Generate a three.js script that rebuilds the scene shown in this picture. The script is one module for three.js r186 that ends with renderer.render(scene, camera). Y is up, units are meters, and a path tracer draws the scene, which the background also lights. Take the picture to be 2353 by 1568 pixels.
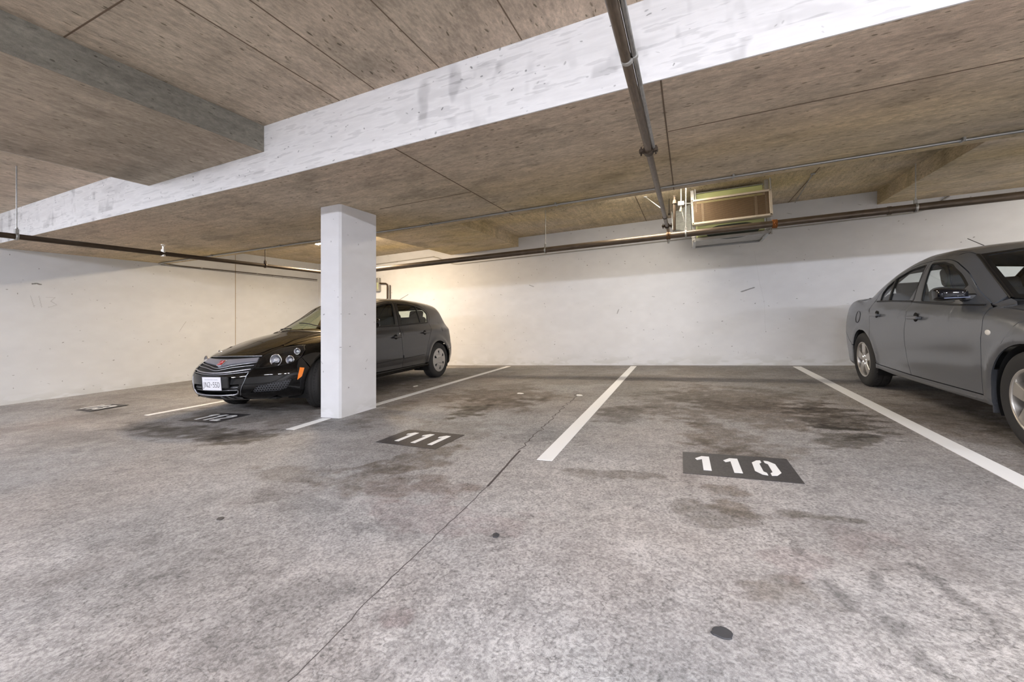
import * as THREE from 'three';
import { mergeGeometries } from 'three/addons/utils/BufferGeometryUtils.js';
import { RoundedBoxGeometry } from 'three/addons/geometries/RoundedBoxGeometry.js';
import { RectAreaLightUniformsLib } from 'three/addons/lights/RectAreaLightUniformsLib.js';
import { FontLoader } from 'three/addons/loaders/FontLoader.js';
import { TextGeometry } from 'three/addons/geometries/TextGeometry.js';

// ------------------------------------------------------------------ camera, light levels, exposure
const scene = new THREE.Scene();
scene.background = new THREE.Color(0x000000);
const camera = new THREE.PerspectiveCamera(2 * Math.atan(784 / 950) * 180 / Math.PI, 2353 / 1568, 0.05, 60);
camera.position.set(0, 0.95, 0);
camera.rotation.y = Math.atan(406 / 950);
camera.setViewOffset(2353, 1568, 0, 62, 2353, 1568);      // shift lens: horizon above the middle of the frame
camera.updateProjectionMatrix();
const EXPOSURE = 4.05;
const FRONT_LIGHT = 165, BACK_LIGHT = 42;                     // area light radiance of the aisle and the stall fittings
const FRONT_TINT = 0xeef2ff, BACK_TINT = 0xfff4e4;
RectAreaLightUniformsLib.init();
const renderer = new THREE.WebGLRenderer({ antialias: true });
renderer.toneMapping = THREE.LinearToneMapping;
renderer.toneMappingExposure = EXPOSURE;
renderer.shadowMap.enabled = true;

// ------------------------------------------------------------------ helpers
const SL = 0.0482, TILT = Math.atan(SL);                    // the whole deck climbs to the right
const sstep = (a, b, x) => { const t = Math.min(1, Math.max(0, (x - a) / (b - a))); return t * t * (3 - 2 * t); };
const lerp = (a, b, t) => a + (b - a) * t, clamp = (x, a, b) => Math.min(b, Math.max(a, x));
const rise = (x) => 0.05 * sstep(-6.8, -9.3, x);            // the deck curls up a little towards the left wall
const fy = (x) => SL * x + rise(x);
let seedState = 7;
const rnd = () => { seedState = (seedState * 1664525 + 1013904223) >>> 0; return seedState / 4294967296; };
const rr = (a, b) => a + (b - a) * rnd();
function hash(x, y, s) { let h = (x * 374761393 + y * 668265263 + s * 1274126177) | 0; h = Math.imul(h ^ (h >>> 13), 1274126177); h ^= h >>> 16; return (h >>> 0) / 4294967296; }
function vnoise(x, y, s = 0, px = 0, py = 0) {
  const x0 = Math.floor(x), y0 = Math.floor(y), fx = x - x0, fz = y - y0, u = fx * fx * (3 - 2 * fx), v = fz * fz * (3 - 2 * fz);
  const wx = (i) => px ? ((i % px) + px) % px : i, wy = (i) => py ? ((i % py) + py) % py : i;
  const a = hash(wx(x0), wy(y0), s), b = hash(wx(x0 + 1), wy(y0), s), c = hash(wx(x0), wy(y0 + 1), s), d = hash(wx(x0 + 1), wy(y0 + 1), s);
  return a + (b - a) * u + (c - a) * v + (a - b - c + d) * u * v;
}
function fbm(x, y, s = 0, o = 4, px = 0, py = 0) { let t = 0, a = 0.5, n = 0; for (let i = 0; i < o; i++) { t += a * vnoise(x, y, s + i * 17, px, py); n += a; x *= 2; y *= 2; px *= 2; py *= 2; a *= 0.5; } return t / n; }
const names = {};
function numbered(n) { const k = names[n] = (names[n] ?? -1) + 1; return k ? `${n}_${String(k).padStart(3, '0')}` : n; }
function shadows(o) { o.castShadow = true; o.receiveShadow = true; return o; }
function mesh(name, geo, mat, parent) { const m = shadows(new THREE.Mesh(geo, mat)); m.name = parent ? name : numbered(name); (parent || scene).add(m); return m; }
function struct(name, geo, mat, label) { const m = mesh(name, geo, mat); m.name = name; m.userData = { kind: 'structure', label }; return m; }
function thing(name, label, category, x, h, z, group) { const g = new THREE.Group(); g.name = numbered(name); g.position.set(x, SL * x + h, z); g.userData = { label, category }; if (group) g.userData.group = group; scene.add(g); return g; }
function tag(o, label, category, group) { o.userData = { label, category }; if (group) o.userData.group = group; return o; }
function merge(list) { return mergeGeometries(list.map((g) => { const q = g.index ? g.toNonIndexed() : g; for (const k of Object.keys(q.attributes)) if (!['position', 'normal', 'uv'].includes(k)) q.deleteAttribute(k); if (!q.attributes.uv) q.setAttribute('uv', new THREE.BufferAttribute(new Float32Array(q.attributes.position.count * 2), 2)); return q; })); }
function shear(g) { const p = g.attributes.position; for (let i = 0; i < p.count; i++) p.setY(i, p.getY(i) + SL * p.getX(i)); g.computeVertexNormals(); return g; }
function metres(g, swap) {                                   // uv in metres from the main direction of each face
  const p = g.attributes.position, n = g.attributes.normal, u = new Float32Array(p.count * 2);
  for (let i = 0; i < p.count; i++) {
    const ax = Math.abs(n.getX(i)), ay = Math.abs(n.getY(i)), az = Math.abs(n.getZ(i));
    let a, b; if (ay > ax && ay > az) { a = p.getX(i); b = p.getZ(i); } else if (ax > az) { a = p.getZ(i); b = p.getY(i); } else { a = p.getX(i); b = p.getY(i); }
    u[2 * i] = swap ? b : a; u[2 * i + 1] = swap ? a : b;
  }
  g.setAttribute('uv', new THREE.BufferAttribute(u, 2)); return g;
}
function box(x0, x1, y0, y1, z0, z1, sx = 1, sy = 1, sz = 1) { const g = new THREE.BoxGeometry(x1 - x0, y1 - y0, z1 - z0, sx, sy, sz); g.translate((x0 + x1) / 2, (y0 + y1) / 2, (z0 + z1) / 2); return g; }
const deckBox = (...a) => metres(shear(box(...a)));
function rbox(w, h, d, r, x = 0, y = 0, z = 0) { const g = new RoundedBoxGeometry(w, h, d, 2, r); g.translate(x, y, z); return g; }
function cyl(r, a, b, seg = 14, r2) {                        // cylinder from a to b
  const A = new THREE.Vector3(...a), B = new THREE.Vector3(...b), L = A.distanceTo(B), g = new THREE.CylinderGeometry(r2 ?? r, r, L, seg);
  g.applyQuaternion(new THREE.Quaternion().setFromUnitVectors(new THREE.Vector3(0, 1, 0), B.clone().sub(A).normalize())); g.translate(...A.add(B).multiplyScalar(0.5).toArray()); return g;
}
function tube(pts, r, seg = 40, rs = 8, tension = 0.2) { return new THREE.TubeGeometry(new THREE.CatmullRomCurve3(pts.map((p) => new THREE.Vector3(...p)), false, 'catmullrom', tension), seg, r, rs); }
function colours(g, fn) { const p = g.attributes.position, c = new Float32Array(p.count * 3); for (let i = 0; i < p.count; i++) { const k = fn(p.getX(i), p.getY(i), p.getZ(i)); c[3 * i] = k[0]; c[3 * i + 1] = k[1]; c[3 * i + 2] = k[2]; } g.setAttribute('color', new THREE.BufferAttribute(c, 3)); return g; }
function texture(w, h, fn, size, srgb = true) {               // fn(i, j) -> [r, g, b] 0..255
  const d = new Uint8Array(w * h * 4);
  for (let j = 0; j < h; j++) for (let i = 0; i < w; i++) { const c = fn(i, j), k = 4 * (j * w + i); d[k] = clamp(c[0], 0, 255); d[k + 1] = clamp(c[1], 0, 255); d[k + 2] = clamp(c[2], 0, 255); d[k + 3] = 255; }
  const t = new THREE.DataTexture(d, w, h); t.wrapS = t.wrapT = THREE.RepeatWrapping; t.magFilter = t.minFilter = THREE.LinearFilter; if (srgb) t.colorSpace = THREE.SRGBColorSpace;
  if (size) t.repeat.set(1 / size[0], 1 / size[1]); t.needsUpdate = true; return t;
}
const std = (o) => new THREE.MeshStandardMaterial(o), phys = (o) => new THREE.MeshPhysicalMaterial(o);

// ------------------------------------------------------------------ surface textures
const N = 1024;
// marks: small gouges scattered in a tile, kept in an array added to the noise
function gouges(w, h, n, len, wid, ang, depth, seed) {
  seedState = seed; const a = new Float32Array(w * h);
  for (let k = 0; k < n; k++) {
    const x = rr(0, w), y = rr(0, h), l = rr(len[0], len[1]), b = rr(wid[0], wid[1]), t = ang === null ? rr(0, 6.28) : ang + rr(-0.25, 0.25), d = rr(depth[0], depth[1]), c = Math.cos(t), s = Math.sin(t), R = Math.ceil(l + 2);
    for (let j = -R; j <= R; j++) for (let i = -R; i <= R; i++) {
      const u = (i * c + j * s) / l, v = (-i * s + j * c) / b, q = u * u + v * v; if (q > 1.4) continue;
      const X = ((Math.round(x) + i) % w + w) % w, Y = ((Math.round(y) + j) % h + h) % h; a[Y * w + X] = Math.max(a[Y * w + X], d * sstep(1.4, 0.5, q + 0.5 * (hash(i, j, k) - 0.5)));
    }
  }
  return a;
}
const floorPits = gouges(N, N, 520, [2, 7], [1, 3], null, [10, 60], 11);
const floorTex = texture(N, N, (i, j) => {
  const x = i / N, y = j / N;
  const a = fbm(x * 10, y * 10, 3, 3, 10, 10), b = fbm(x * 56, y * 56, 5, 2, 56, 56), d = fbm(x * 190, y * 190, 6, 2, 190, 190), c = hash(i, j, 9), w = fbm(x * 40 + 2 * a, y * 40, 21, 3, 40, 40);
  const crack = sstep(0.03, 0.0, Math.abs(w - 0.5)) * sstep(0.36, 0.56, fbm(x * 6, y * 6, 31, 2, 6, 6));
  const v = 220 + 22 * (a - 0.5) + 28 * (b - 0.5) + 95 * (d - 0.5) + 46 * (c - 0.5) - 40 * crack - 0.8 * floorPits[j * N + i];
  return [v + 1, v, v - 1];
}, [1.5, 1.5]);
const boardPits = gouges(N, N, 420, [3, 12], [1, 3.2], 0, [10, 80], 23);
const boardTex = texture(N, N, (i, j) => {                      // imprint of plywood forms in the concrete
  const x = i / N, y = j / N;
  const a = fbm(x * 5, y * 70 + 2 * fbm(x * 4, y * 4, 44, 2, 4, 4), 41, 3, 5, 70), b = fbm(x * 24, y * 48, 42, 3, 24, 48), c = hash(i, j, 43), s = fbm(x * 3, y * 24, 45, 2, 3, 24), e = fbm(x * 80, y * 200, 46, 2, 80, 200);
  const v = 216 + 34 * (a - 0.5) + 34 * (b - 0.5) + 46 * (e - 0.5) + 26 * (c - 0.5) + 8 * (s - 0.5) - boardPits[j * N + i];
  return [v + 2, v, v - 2 - 0.1 * boardPits[j * N + i]];
}, [2.1, 2.1]);
const wallPits = gouges(2048, 512, 420, [0.6, 2.0], [0.5, 1.1], null, [20, 110], 57), wallScuffs = gouges(2048, 512, 26, [2, 6], [0.5, 0.9], null, [10, 60], 58);
function scratch(a, w, h, pts, r, d) { for (let k = 1; k < pts.length; k++) for (let t = 0; t <= 1; t += 0.03) { const x = lerp(pts[k - 1][0], pts[k][0], t), y = lerp(pts[k - 1][1], pts[k][1], t); for (let j = -2; j <= 2; j++) for (let i = -2; i <= 2; i++) { const q = Math.hypot(i, j); if (q > r + 0.5) continue; const X = (Math.round(x) + i + w) % w, Y = (Math.round(y) + j + h) % h; a[Y * w + X] = Math.max(a[Y * w + X], d * clamp(r + 0.5 - q, 0, 1)); } } }
const wallNoise = (x, y) => 22 * (fbm(x * 7, y * 2.4, 61, 4) - 0.5) + 8 * (fbm(x * 90, y * 30, 63, 2) - 0.5);
function wallMap(pits, tone, size) {
  return texture(2048, 512, (i, j) => { const n = wallNoise(i / 2048, j / 512), k = j * 2048 + i, v = 240 + n - pits[k]; const low = 14 * sstep(46, 0, j) * sstep(0.45, 0.62, fbm(i / 30, j / 12, 64, 3)); return [v + tone[0] - low, v + tone[1] - low, v + tone[2] - low * 1.2]; }, size);
}
const backPits = new Float32Array(2048 * 512), leftPits = new Float32Array(2048 * 512);
for (let k = 0; k < backPits.length; k++) { backPits[k] = Math.max(wallPits[k], wallScuffs[k]); leftPits[k] = Math.max(wallPits[(k * 1 + 700 + 2048 * 37) % backPits.length], wallScuffs[(k + 300) % backPits.length]); }
// scratches seen on the back wall, in metres from its left end (x) and from the deck (y); a pencilled 113 on the left wall
const bw = (x, y) => [(x + 9.3) / 14.4 * 2048, y / 2.9 * 512];
scratch(backPits, 2048, 512, [bw(0.85, 1.3), bw(0.98, 1.34), bw(1.05, 1.36)], 1.4, 90);
scratch(backPits, 2048, 512, [bw(-5.0, 0.47), bw(-4.2, 0.47)], 0.4, 40);
scratch(backPits, 2048, 512, [bw(-4.36, 2.15), bw(-4.36, 2.3)], 0.3, 26); scratch(backPits, 2048, 512, [bw(-4.36, 2.14), bw(-2.6, 2.12)], 0.3, 26);
scratch(backPits, 2048, 512, [bw(1.22, 0.6), bw(1.2, 1.1), bw(1.12, 1.5), bw(1.05, 2.0)], 0.3, 30);
scratch(backPits, 2048, 512, [bw(-1.3, 1.02), bw(-1.27, 1.1)], 0.9, 80); scratch(backPits, 2048, 512, [bw(-3.15, 1.72), bw(-3.05, 1.68)], 0.9, 80);
const lw = (z, y) => [(-z + 1) / 14.4 * 2048, y / 2.9 * 512];
scratch(leftPits, 2048, 512, [lw(-2.97, 1.5), lw(-2.93, 1.68)], 0.4, 34); scratch(leftPits, 2048, 512, [lw(-3.05, 1.5), lw(-3.02, 1.68)], 0.4, 34);
scratch(leftPits, 2048, 512, [lw(-3.1, 1.66), lw(-3.2, 1.66), lw(-3.15, 1.6), lw(-3.22, 1.54), lw(-3.12, 1.5)], 0.4, 34);
scratch(leftPits, 2048, 512, [lw(-2.95, 1.86), lw(-3.0, 1.87), lw(-3.04, 1.855)], 1.2, 120);
scratch(leftPits, 2048, 512, [lw(-4.95, 1.05), lw(-5.07, 1.25)], 0.5, 60);
const wallTexBack = wallMap(backPits, [0, -1, -3], [14.4, 2.9]), wallTexLeft = wallMap(leftPits, [0, -2, -5], [14.4, 2.9]);
const facePits = gouges(2048, 256, 150, [1, 5], [0.8, 2.4], null, [20, 90], 71);
const faceTex = texture(2048, 256, (i, j) => {                   // worn white paint with drips on the beam face
  const x = i / 2048, y = j / 256, drip = sstep(0.56, 0.78, fbm(x * 60, y * 2.5, 72, 3, 60, 0)) * sstep(0.42, 0.62, fbm(x * 9, y * 1.5, 73, 2, 9, 0)), g = fbm(x * 40, y * 26, 74, 4, 40, 0), s = sstep(0.6, 0.75, fbm(x * 22, y * 5, 75, 4, 22, 0));
  const grime = 28 * drip * (0.5 + g) + 24 * s * g + 22 * sstep(0.58, 0.7, g), k = j * 2048 + i, v = 243 + 26 * (g - 0.5) - grime - facePits[k];
  return [v - 1, v, v + 1];
}, [7, 0.6]);
const brushed = texture(256, 256, (i, j) => { const v = 210 + 60 * (fbm(i / 256 * 4, j / 256 * 90, 81, 3, 4, 90) - 0.5) + 30 * (fbm(i / 20, j / 20, 82, 2) - 0.5); return [v, v, v]; }, [0.4, 0.4]);

const M = {
  floor: std({ map: floorTex, bumpMap: floorTex, bumpScale: 0.0015, roughness: 0.72, vertexColors: true }),
  board: std({ map: boardTex, bumpMap: boardTex, bumpScale: 0.0018, roughness: 0.88, vertexColors: true }),
  joint: std({ color: 0x6b5a49, roughness: 0.9 }),
  backWall: std({ map: wallTexBack, bumpMap: wallTexBack, bumpScale: 0.001, roughness: 0.62, color: 0xe8ebf1 }),
  leftWall: std({ map: wallTexLeft, bumpMap: wallTexLeft, bumpScale: 0.001, roughness: 0.62, color: 0xdfe5ec }),
  plainWall: std({ color: 0xe4e2df, roughness: 0.8 }),
  face: std({ map: faceTex, bumpMap: faceTex, bumpScale: 0.0015, roughness: 0.62, color: 0xf4f3f2 }),
  column: std({ map: wallTexBack, roughness: 0.55, color: 0xe9eaee }),
  linePaint: std({ color: 0xf3f3f1, roughness: 0.55 }),
  platePaint: std({ map: floorTex, color: 0x474445, roughness: 0.5 }),
  crack: std({ color: 0x4d4643, roughness: 0.95 }),
  blackIron: std({ map: brushed, color: 0x7d6f60, roughness: 0.38, metalness: 0.45 }),
  darkIron: std({ map: brushed, color: 0x4f4030, roughness: 0.5, metalness: 0.35 }),
  rust: std({ map: brushed, color: 0xa8672e, roughness: 0.8, metalness: 0.2 }),
  rustDull: std({ map: brushed, color: 0x8a6a4c, roughness: 0.7, metalness: 0.3 }),
  galv: std({ map: brushed, color: 0xc9c9c6, roughness: 0.4, metalness: 0.75 }),
  galvMatt: std({ map: brushed, color: 0xcfcec8, roughness: 0.55, metalness: 0.3 }),
  zinc: std({ color: 0xd8d4cc, roughness: 0.35, metalness: 0.8 }),
};

// ------------------------------------------------------------------ the deck
// stains: [x, z, radius x, radius z, strength, red, green, blue]; each has its own place on the concrete
const OIL = [0.30, 0.27, 0.22], WET = [0.42, 0.36, 0.29], GREY = [0.42, 0.42, 0.42], PINK = [0.78, 0.66, 0.66], PALE = [1.12, 1.14, 1.13];
const stains = [
  [-2.2, -3.95, 0.2, 0.3, 1.0, OIL], [-2.1, -4.35, 0.5, 0.5, 0.75, WET], [-2.3, -4.9, 0.8, 0.6, 0.7, WET], [-1.95, -3.3, 0.5, 0.4, 0.45, WET], [-1.78, -2.4, 0.24, 0.36, 0.75, WET], [-1.7, -2.05, 0.45, 0.22, 0.55, WET],
  [-4.5, -2.5, 0.7, 0.2, 0.95, OIL], [-3.75, -2.5, 0.34, 0.28, 0.95, OIL], [-5.3, -2.5, 0.5, 0.18, 0.6, OIL], [-3.2, -3.1, 0.35, 0.3, 0.5, GREY], [-4.6, -3.3, 1.1, 0.5, 0.6, OIL], [-3.1, -3.7, 0.3, 0.6, 0.55, WET],
  [0.2, -3.55, 0.24, 0.5, 0.8, WET], [0.15, -3.2, 0.14, 0.24, 0.7, WET], [0.45, -3.25, 0.3, 0.16, 0.55, WET], [0.6, -4.5, 0.75, 0.6, 0.8, WET], [0.5, -5.2, 0.8, 0.7, 0.75, WET], [1.15, -4.4, 0.3, 0.55, 0.95, OIL], [1.05, -3.7, 0.22, 0.32, 0.85, OIL], [-0.62, -4.15, 0.22, 0.35, 0.75, OIL], [-0.35, -4.5, 0.3, 0.3, 0.6, WET], [-1.05, -3.25, 0.3, 0.2, 0.4, GREY],
  [0.2, -2.45, 0.13, 0.09, 0.7, WET], [0.2, -2.3, 0.17, 0.13, 0.75, WET], [0.1, -2.18, 0.2, 0.13, 0.5, OIL], [-0.45, -2.55, 0.25, 0.08, 0.6, OIL], [0.6, -2.28, 0.22, 0.035, 0.7, OIL], [0.66, -2.12, 0.12, 0.12, 0.4, PINK], [0.35, -1.85, 0.14, 0.12, 0.4, PINK], [0.28, -1.65, 0.12, 0.1, 0.5, WET],
  [-1.15, -1.75, 0.5, 0.16, 0.45, PINK], [-1.5, -2.0, 0.35, 0.16, 0.4, PINK], [-1.35, -1.55, 0.24, 0.08, 0.4, GREY], [-2.3, -1.95, 0.5, 0.1, 0.5, WET], [-2.0, -1.65, 0.4, 0.1, 0.4, GREY],
  [-1.6, -0.95, 0.75, 0.28, 0.3, GREY], [-1.1, -1.0, 0.35, 0.2, 0.22, GREY], [-2.6, -1.2, 0.8, 0.3, 0.25, GREY], [-0.88, -1.09, 0.06, 0.06, 0.6, PINK], [-4.4, -1.5, 1.3, 0.35, 0.2, GREY], [-6.2, -2.0, 1.5, 0.3, 0.35, GREY], [-7.3, -2.95, 0.7, 0.16, 0.5, OIL],
  [1.1, -1.5, 0.5, 0.35, 0.35, PALE], [-0.3, -0.9, 0.5, 0.3, 0.35, PALE], [-0.6, -2.0, 0.4, 0.3, 0.3, PALE], [-1.9, -2.75, 0.5, 0.2, 0.35, PALE],
  [2.9, -4.2, 0.9, 1.8, 0.6, WET], [-4.9, -5.4, 0.9, 1.6, 0.7, WET], [2.0, -4.6, 0.35, 0.6, 0.55, WET], [2.0, -3.3, 0.4, 0.3, 0.4, WET],
];
const skids = [[[0.36, -2.05], [0.42, -1.85], [0.47, -1.62]], [[0.55, -1.62], [0.57, -1.45], [0.66, -1.3]], [[0.6, -1.85], [0.58, -1.65], [0.56, -1.5], [0.58, -1.35]], [[0.75, -1.95], [0.82, -1.7], [0.84, -1.5]]];
function skidAt(x, z) { let m = 0; for (const s of skids) for (let k = 1; k < s.length; k++) { const [ax, az] = s[k - 1], [bx, bz] = s[k], dx = bx - ax, dz = bz - az, t = clamp(((x - ax) * dx + (z - az) * dz) / (dx * dx + dz * dz), 0, 1), d = Math.hypot(x - ax - t * dx, z - az - t * dz); m = Math.max(m, sstep(0.032, 0.012, d)); } return m; }
const FLOOR = [0.48, 0.46, 0.445];
function floorColour(x, y, z) {
  const big = fbm(x * 0.55 + 7, z * 0.55, 101, 3), mid = fbm(x * 2.2, z * 2.6, 102, 4), fine = fbm(x * 9, z * 11, 103, 3), tint = fbm(x * 0.9, z * 0.9 + 4, 104, 3);
  const grit = fbm(x * 26, z * 30, 111, 3), patch = sstep(0.5, 0.58, fbm(x * 3.1, z * 3.6, 112, 5)) - 0.5, fleck = sstep(0.6, 0.7, fbm(x * 15 + 2, z * 19, 113, 4));
  let k = 0.94 + 0.3 * (big - 0.5) + 0.24 * (mid - 0.5) + 0.22 * (fine - 0.5) + 0.14 * (grit - 0.5) + 0.05 * patch - 0.12 * fleck;
  const deep = sstep(-3.6, -5.6, z) * (0.55 + 0.9 * (mid - 0.3));
  let c = [FLOOR[0] * k * (1 + 0.12 * (tint - 0.5)), FLOOR[1] * k, FLOOR[2] * k * (1 - 0.1 * (tint - 0.5))];
  const worn = clamp(deep * (0.55 + 0.9 * sstep(0.4, 0.58, fbm(x * 1.7 + 5, z * 2.2, 121, 5))), 0, 1) * 0.6; c = [lerp(c[0], c[0] * 0.56, worn), lerp(c[1], c[1] * 0.52, worn), lerp(c[2], c[2] * 0.44, worn)];
  const blot = sstep(0.56, 0.72, fbm(x * 1.3 + 11, z * 1.5, 105, 5)) * 0.42; c = c.map((v, i) => v * lerp(1, [0.66, 0.62, 0.6][i], blot));
  for (const [sx, sz, rx, rz, s, t] of stains) {
    const u = (x - sx) / rx, v = (z - sz) / rz, q = u * u + v * v; if (q > 3.2) continue;
    const n = fbm(x * 8 + sx, z * 10, 107, 5), m = s * sstep(0.36, 0.62, Math.exp(-q * 0.9) + 1.5 * (n - 0.5)) * sstep(3.2, 1.6, q);
    c = c.map((w, i) => w * lerp(1, t[i], m * clamp(0.85 + 1.3 * (grit - 0.5), 0.3, 1)));
  }
  const sk = skidAt(x, z) * sstep(0.3, 0.6, fbm(x * 30, z * 14, 108, 2)); if (sk) c = c.map((w) => w * (1 - 0.36 * sk));
  return c;
}
{
  const grid = (x0, x1, z0, z1, step) => { const nx = Math.round((x1 - x0) / step), nz = Math.round((z1 - z0) / step), g = new THREE.PlaneGeometry(x1 - x0, z1 - z0, nx, nz); g.rotateX(-Math.PI / 2); g.translate((x0 + x1) / 2, 0, (z0 + z1) / 2); const p = g.attributes.position; for (let i = 0; i < p.count; i++) p.setY(i, fy(p.getX(i))); g.computeVertexNormals(); return metres(colours(g, floorColour)); };
  const slab = colours(deckBox(-9.5, 9.2, -0.3, -0.02, -8.6, 7.2), () => FLOOR);
  const list = [grid(-2.4, 1.8, -3.2, -0.2, 0.0125), grid(-9.3, -2.4, -3.2, -0.2, 0.03), grid(1.8, 4.8, -3.2, -0.2, 0.04), grid(-9.3, 4.8, -8.31, -3.2, 0.025), grid(-9.3, 4.8, -0.2, 7, 0.1), grid(4.8, 9, -8.31, 7, 0.1), slab];
  const g = mergeGeometries(list.map((q) => q.toNonIndexed()));
  const floor = struct('floor', g, M.floor, 'stained grey concrete parking deck');
  const strip = (pts, w, y) => { const pos = [], idx = []; pts.forEach(([x, z], i) => { const [ax, az] = pts[Math.max(0, i - 1)], [bx, bz] = pts[Math.min(pts.length - 1, i + 1)], l = Math.hypot(bx - ax, bz - az), nx = -(bz - az) / l * w / 2, nz = (bx - ax) / l * w / 2; pos.push(x - nx, fy(x) + y, z - nz, x + nx, fy(x) + y, z + nz); if (i) { const k = 2 * i; idx.push(k - 2, k - 1, k, k - 1, k + 1, k); } }); const q = new THREE.BufferGeometry(); q.setAttribute('position', new THREE.Float32BufferAttribute(pos, 3)); q.setIndex(idx); q.computeVertexNormals(); const n = q.attributes.normal; if (n.getY(0) < 0) { q.setIndex(idx.map((_, i) => idx[i - (i % 3) + 2 - (i % 3)])); q.computeVertexNormals(); } return q; };
  const wob = (a, b, n, s) => Array.from({ length: n + 1 }, (_, i) => { const t = i / n; return [lerp(a[0], b[0], t) + s * (hash(i, 3, 5) - 0.5), lerp(a[1], b[1], t)]; });
  mesh('saw_cut', strip(wob([-1.14, -2.82], [-1.075, -2.15], 8, 0.004), 0.014, 0.001), M.crack, floor);
  mesh('crack', strip(wob([-1.075, -2.15], [-1.03, -1.18], 24, 0.008), 0.004, 0.001), M.crack, floor);
  mesh('crack', strip(wob([-1.03, -1.18], [-0.98, -0.6], 16, 0.01), 0.003, 0.001), M.crack, floor);
  mesh('crack', strip(wob([-1.3, -5.2], [-1.14, -2.82], 40, 0.05), 0.007, 0.001), M.crack, floor);
}

// painted stall lines: white paint a hair above the concrete
function paintLine(x0, z0, x1, z1, w, label) {
  const L = Math.hypot(x1 - x0, z1 - z0), n = Math.ceil(L / 0.25), g = new THREE.BoxGeometry(w, 0.003, L, 1, 1, n); g.rotateY(Math.atan2(x1 - x0, z1 - z0)); g.translate((x0 + x1) / 2, 0.0015, (z0 + z1) / 2);
  const p = g.attributes.position; for (let i = 0; i < p.count; i++) p.setY(i, p.getY(i) + fy(p.getX(i)) - fy((x0 + x1) / 2)); g.computeVertexNormals(); metres(g);
  g.translate(-(x0 + x1) / 2, 0, -(z0 + z1) / 2);
  const m = mesh('painted_line', g, M.linePaint); m.position.set((x0 + x1) / 2, fy((x0 + x1) / 2), (z0 + z1) / 2); return tag(m, label, 'floor marking');
}
paintLine(-3.545, -8.1, -3.555, -3.92, 0.105, 'white painted line running from behind the column to the back wall');
paintLine(-3.575, -3.3, -3.555, -2.84, 0.11, 'short white painted line stub in front of the column');
paintLine(-0.965, -8.17, -0.9, -2.665, 0.108, 'white painted line between the two empty stalls');
paintLine(1.645, -8.14, 1.585, -2.2, 0.112, 'white painted line between the empty stall and the grey sedan');
paintLine(-5.97, -8.1, -6.12, -2.9, 0.1, 'white painted line on the far side of the black hatchback');
// stall numbers: dark painted rectangle with white stencilled figures
function figure(d) {
  const shapes = [], P = (a) => { const s = new THREE.Shape(); a.forEach(([x, y], i) => i ? s.lineTo(x, y) : s.moveTo(x, y)); shapes.push(s); };
  if (d === '1') P([[0.005, 0.21], [0.045, 0.262], [0.09, 0.262], [0.09, 0], [0.045, 0], [0.045, 0.205], [0.015, 0.18]]);
  if (d === '0') { P([[0.058, 0.262], [0.036, 0.256], [0.005, 0.21], [0, 0.06], [0.03, 0.008], [0.058, 0], [0.058, 0.04], [0.044, 0.06], [0.044, 0.2], [0.058, 0.222]]); P([[0.076, 0.262], [0.1, 0.256], [0.13, 0.21], [0.134, 0.06], [0.104, 0.008], [0.076, 0], [0.076, 0.04], [0.09, 0.06], [0.09, 0.2], [0.076, 0.222]]); }
  if (d === '2') { P([[0, 0.19], [0.01, 0.235], [0.045, 0.262], [0.085, 0.262], [0.12, 0.235], [0.126, 0.18], [0.085, 0.115], [0.056, 0.06], [0.01, 0.06], [0.05, 0.125], [0.082, 0.175], [0.08, 0.215], [0.05, 0.217], [0.042, 0.19]]); P([[0, 0.045], [0.126, 0.045], [0.126, 0], [0, 0]]); }
  if (d === '3') { P([[0, 0.2], [0.008, 0.24], [0.04, 0.262], [0.056, 0.262], [0.056, 0.222], [0.044, 0.2]]); P([[0.07, 0.262], [0.1, 0.256], [0.125, 0.22], [0.122, 0.165], [0.1, 0.135], [0.126, 0.1], [0.126, 0.04], [0.1, 0.006], [0.07, 0], [0.07, 0.04], [0.084, 0.06], [0.08, 0.11], [0.05, 0.118], [0.05, 0.152], [0.08, 0.16], [0.082, 0.2], [0.07, 0.222]]); P([[0.056, 0], [0.03, 0.006], [0, 0.04], [0, 0.07], [0.044, 0.07], [0.046, 0.05], [0.056, 0.04]]); }
  return new THREE.ExtrudeGeometry(shapes, { depth: 0.0015, bevelEnabled: false });
}
function stallNumber(text, x, z, turn, label, starts, numeralMat = M.linePaint) {
  const g = thing('painted_stall_number', label, 'floor marking', x, rise(x), z); g.rotation.set(0, turn, TILT, 'ZYX');
  const b = box(-0.305, 0.305, 0, 0.0025, -0.207, 0.207); mesh('painted_ground', metres(b), M.platePaint, g);
  [...text].forEach((d, i) => { const f = figure(d); f.rotateX(-Math.PI / 2); f.translate(starts[i], 0.0028, 0.13); mesh('numeral', metres(f), numeralMat, g); });
}
stallNumber('110', 0.27, -2.885, 0.02, 'dark painted rectangle with white stencilled number 110 in the right empty stall', [-0.235, -0.07, 0.09]);
stallNumber('111', -2.075, -2.9, -0.06, 'dark painted rectangle with white stencilled number 111 in front of the column', [-0.215, -0.045, 0.125]);
stallNumber('112', -5.01, -3.03, 0.04, 'dark painted rectangle with white stencilled number 112 in front of the hatchback', [-0.2, -0.05, 0.1]);
stallNumber('113', -7.6, -3.04, 0.04, 'dark painted rectangle with white stencilled number 113 near the left wall', [-0.2, -0.05, 0.1]);

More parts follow.
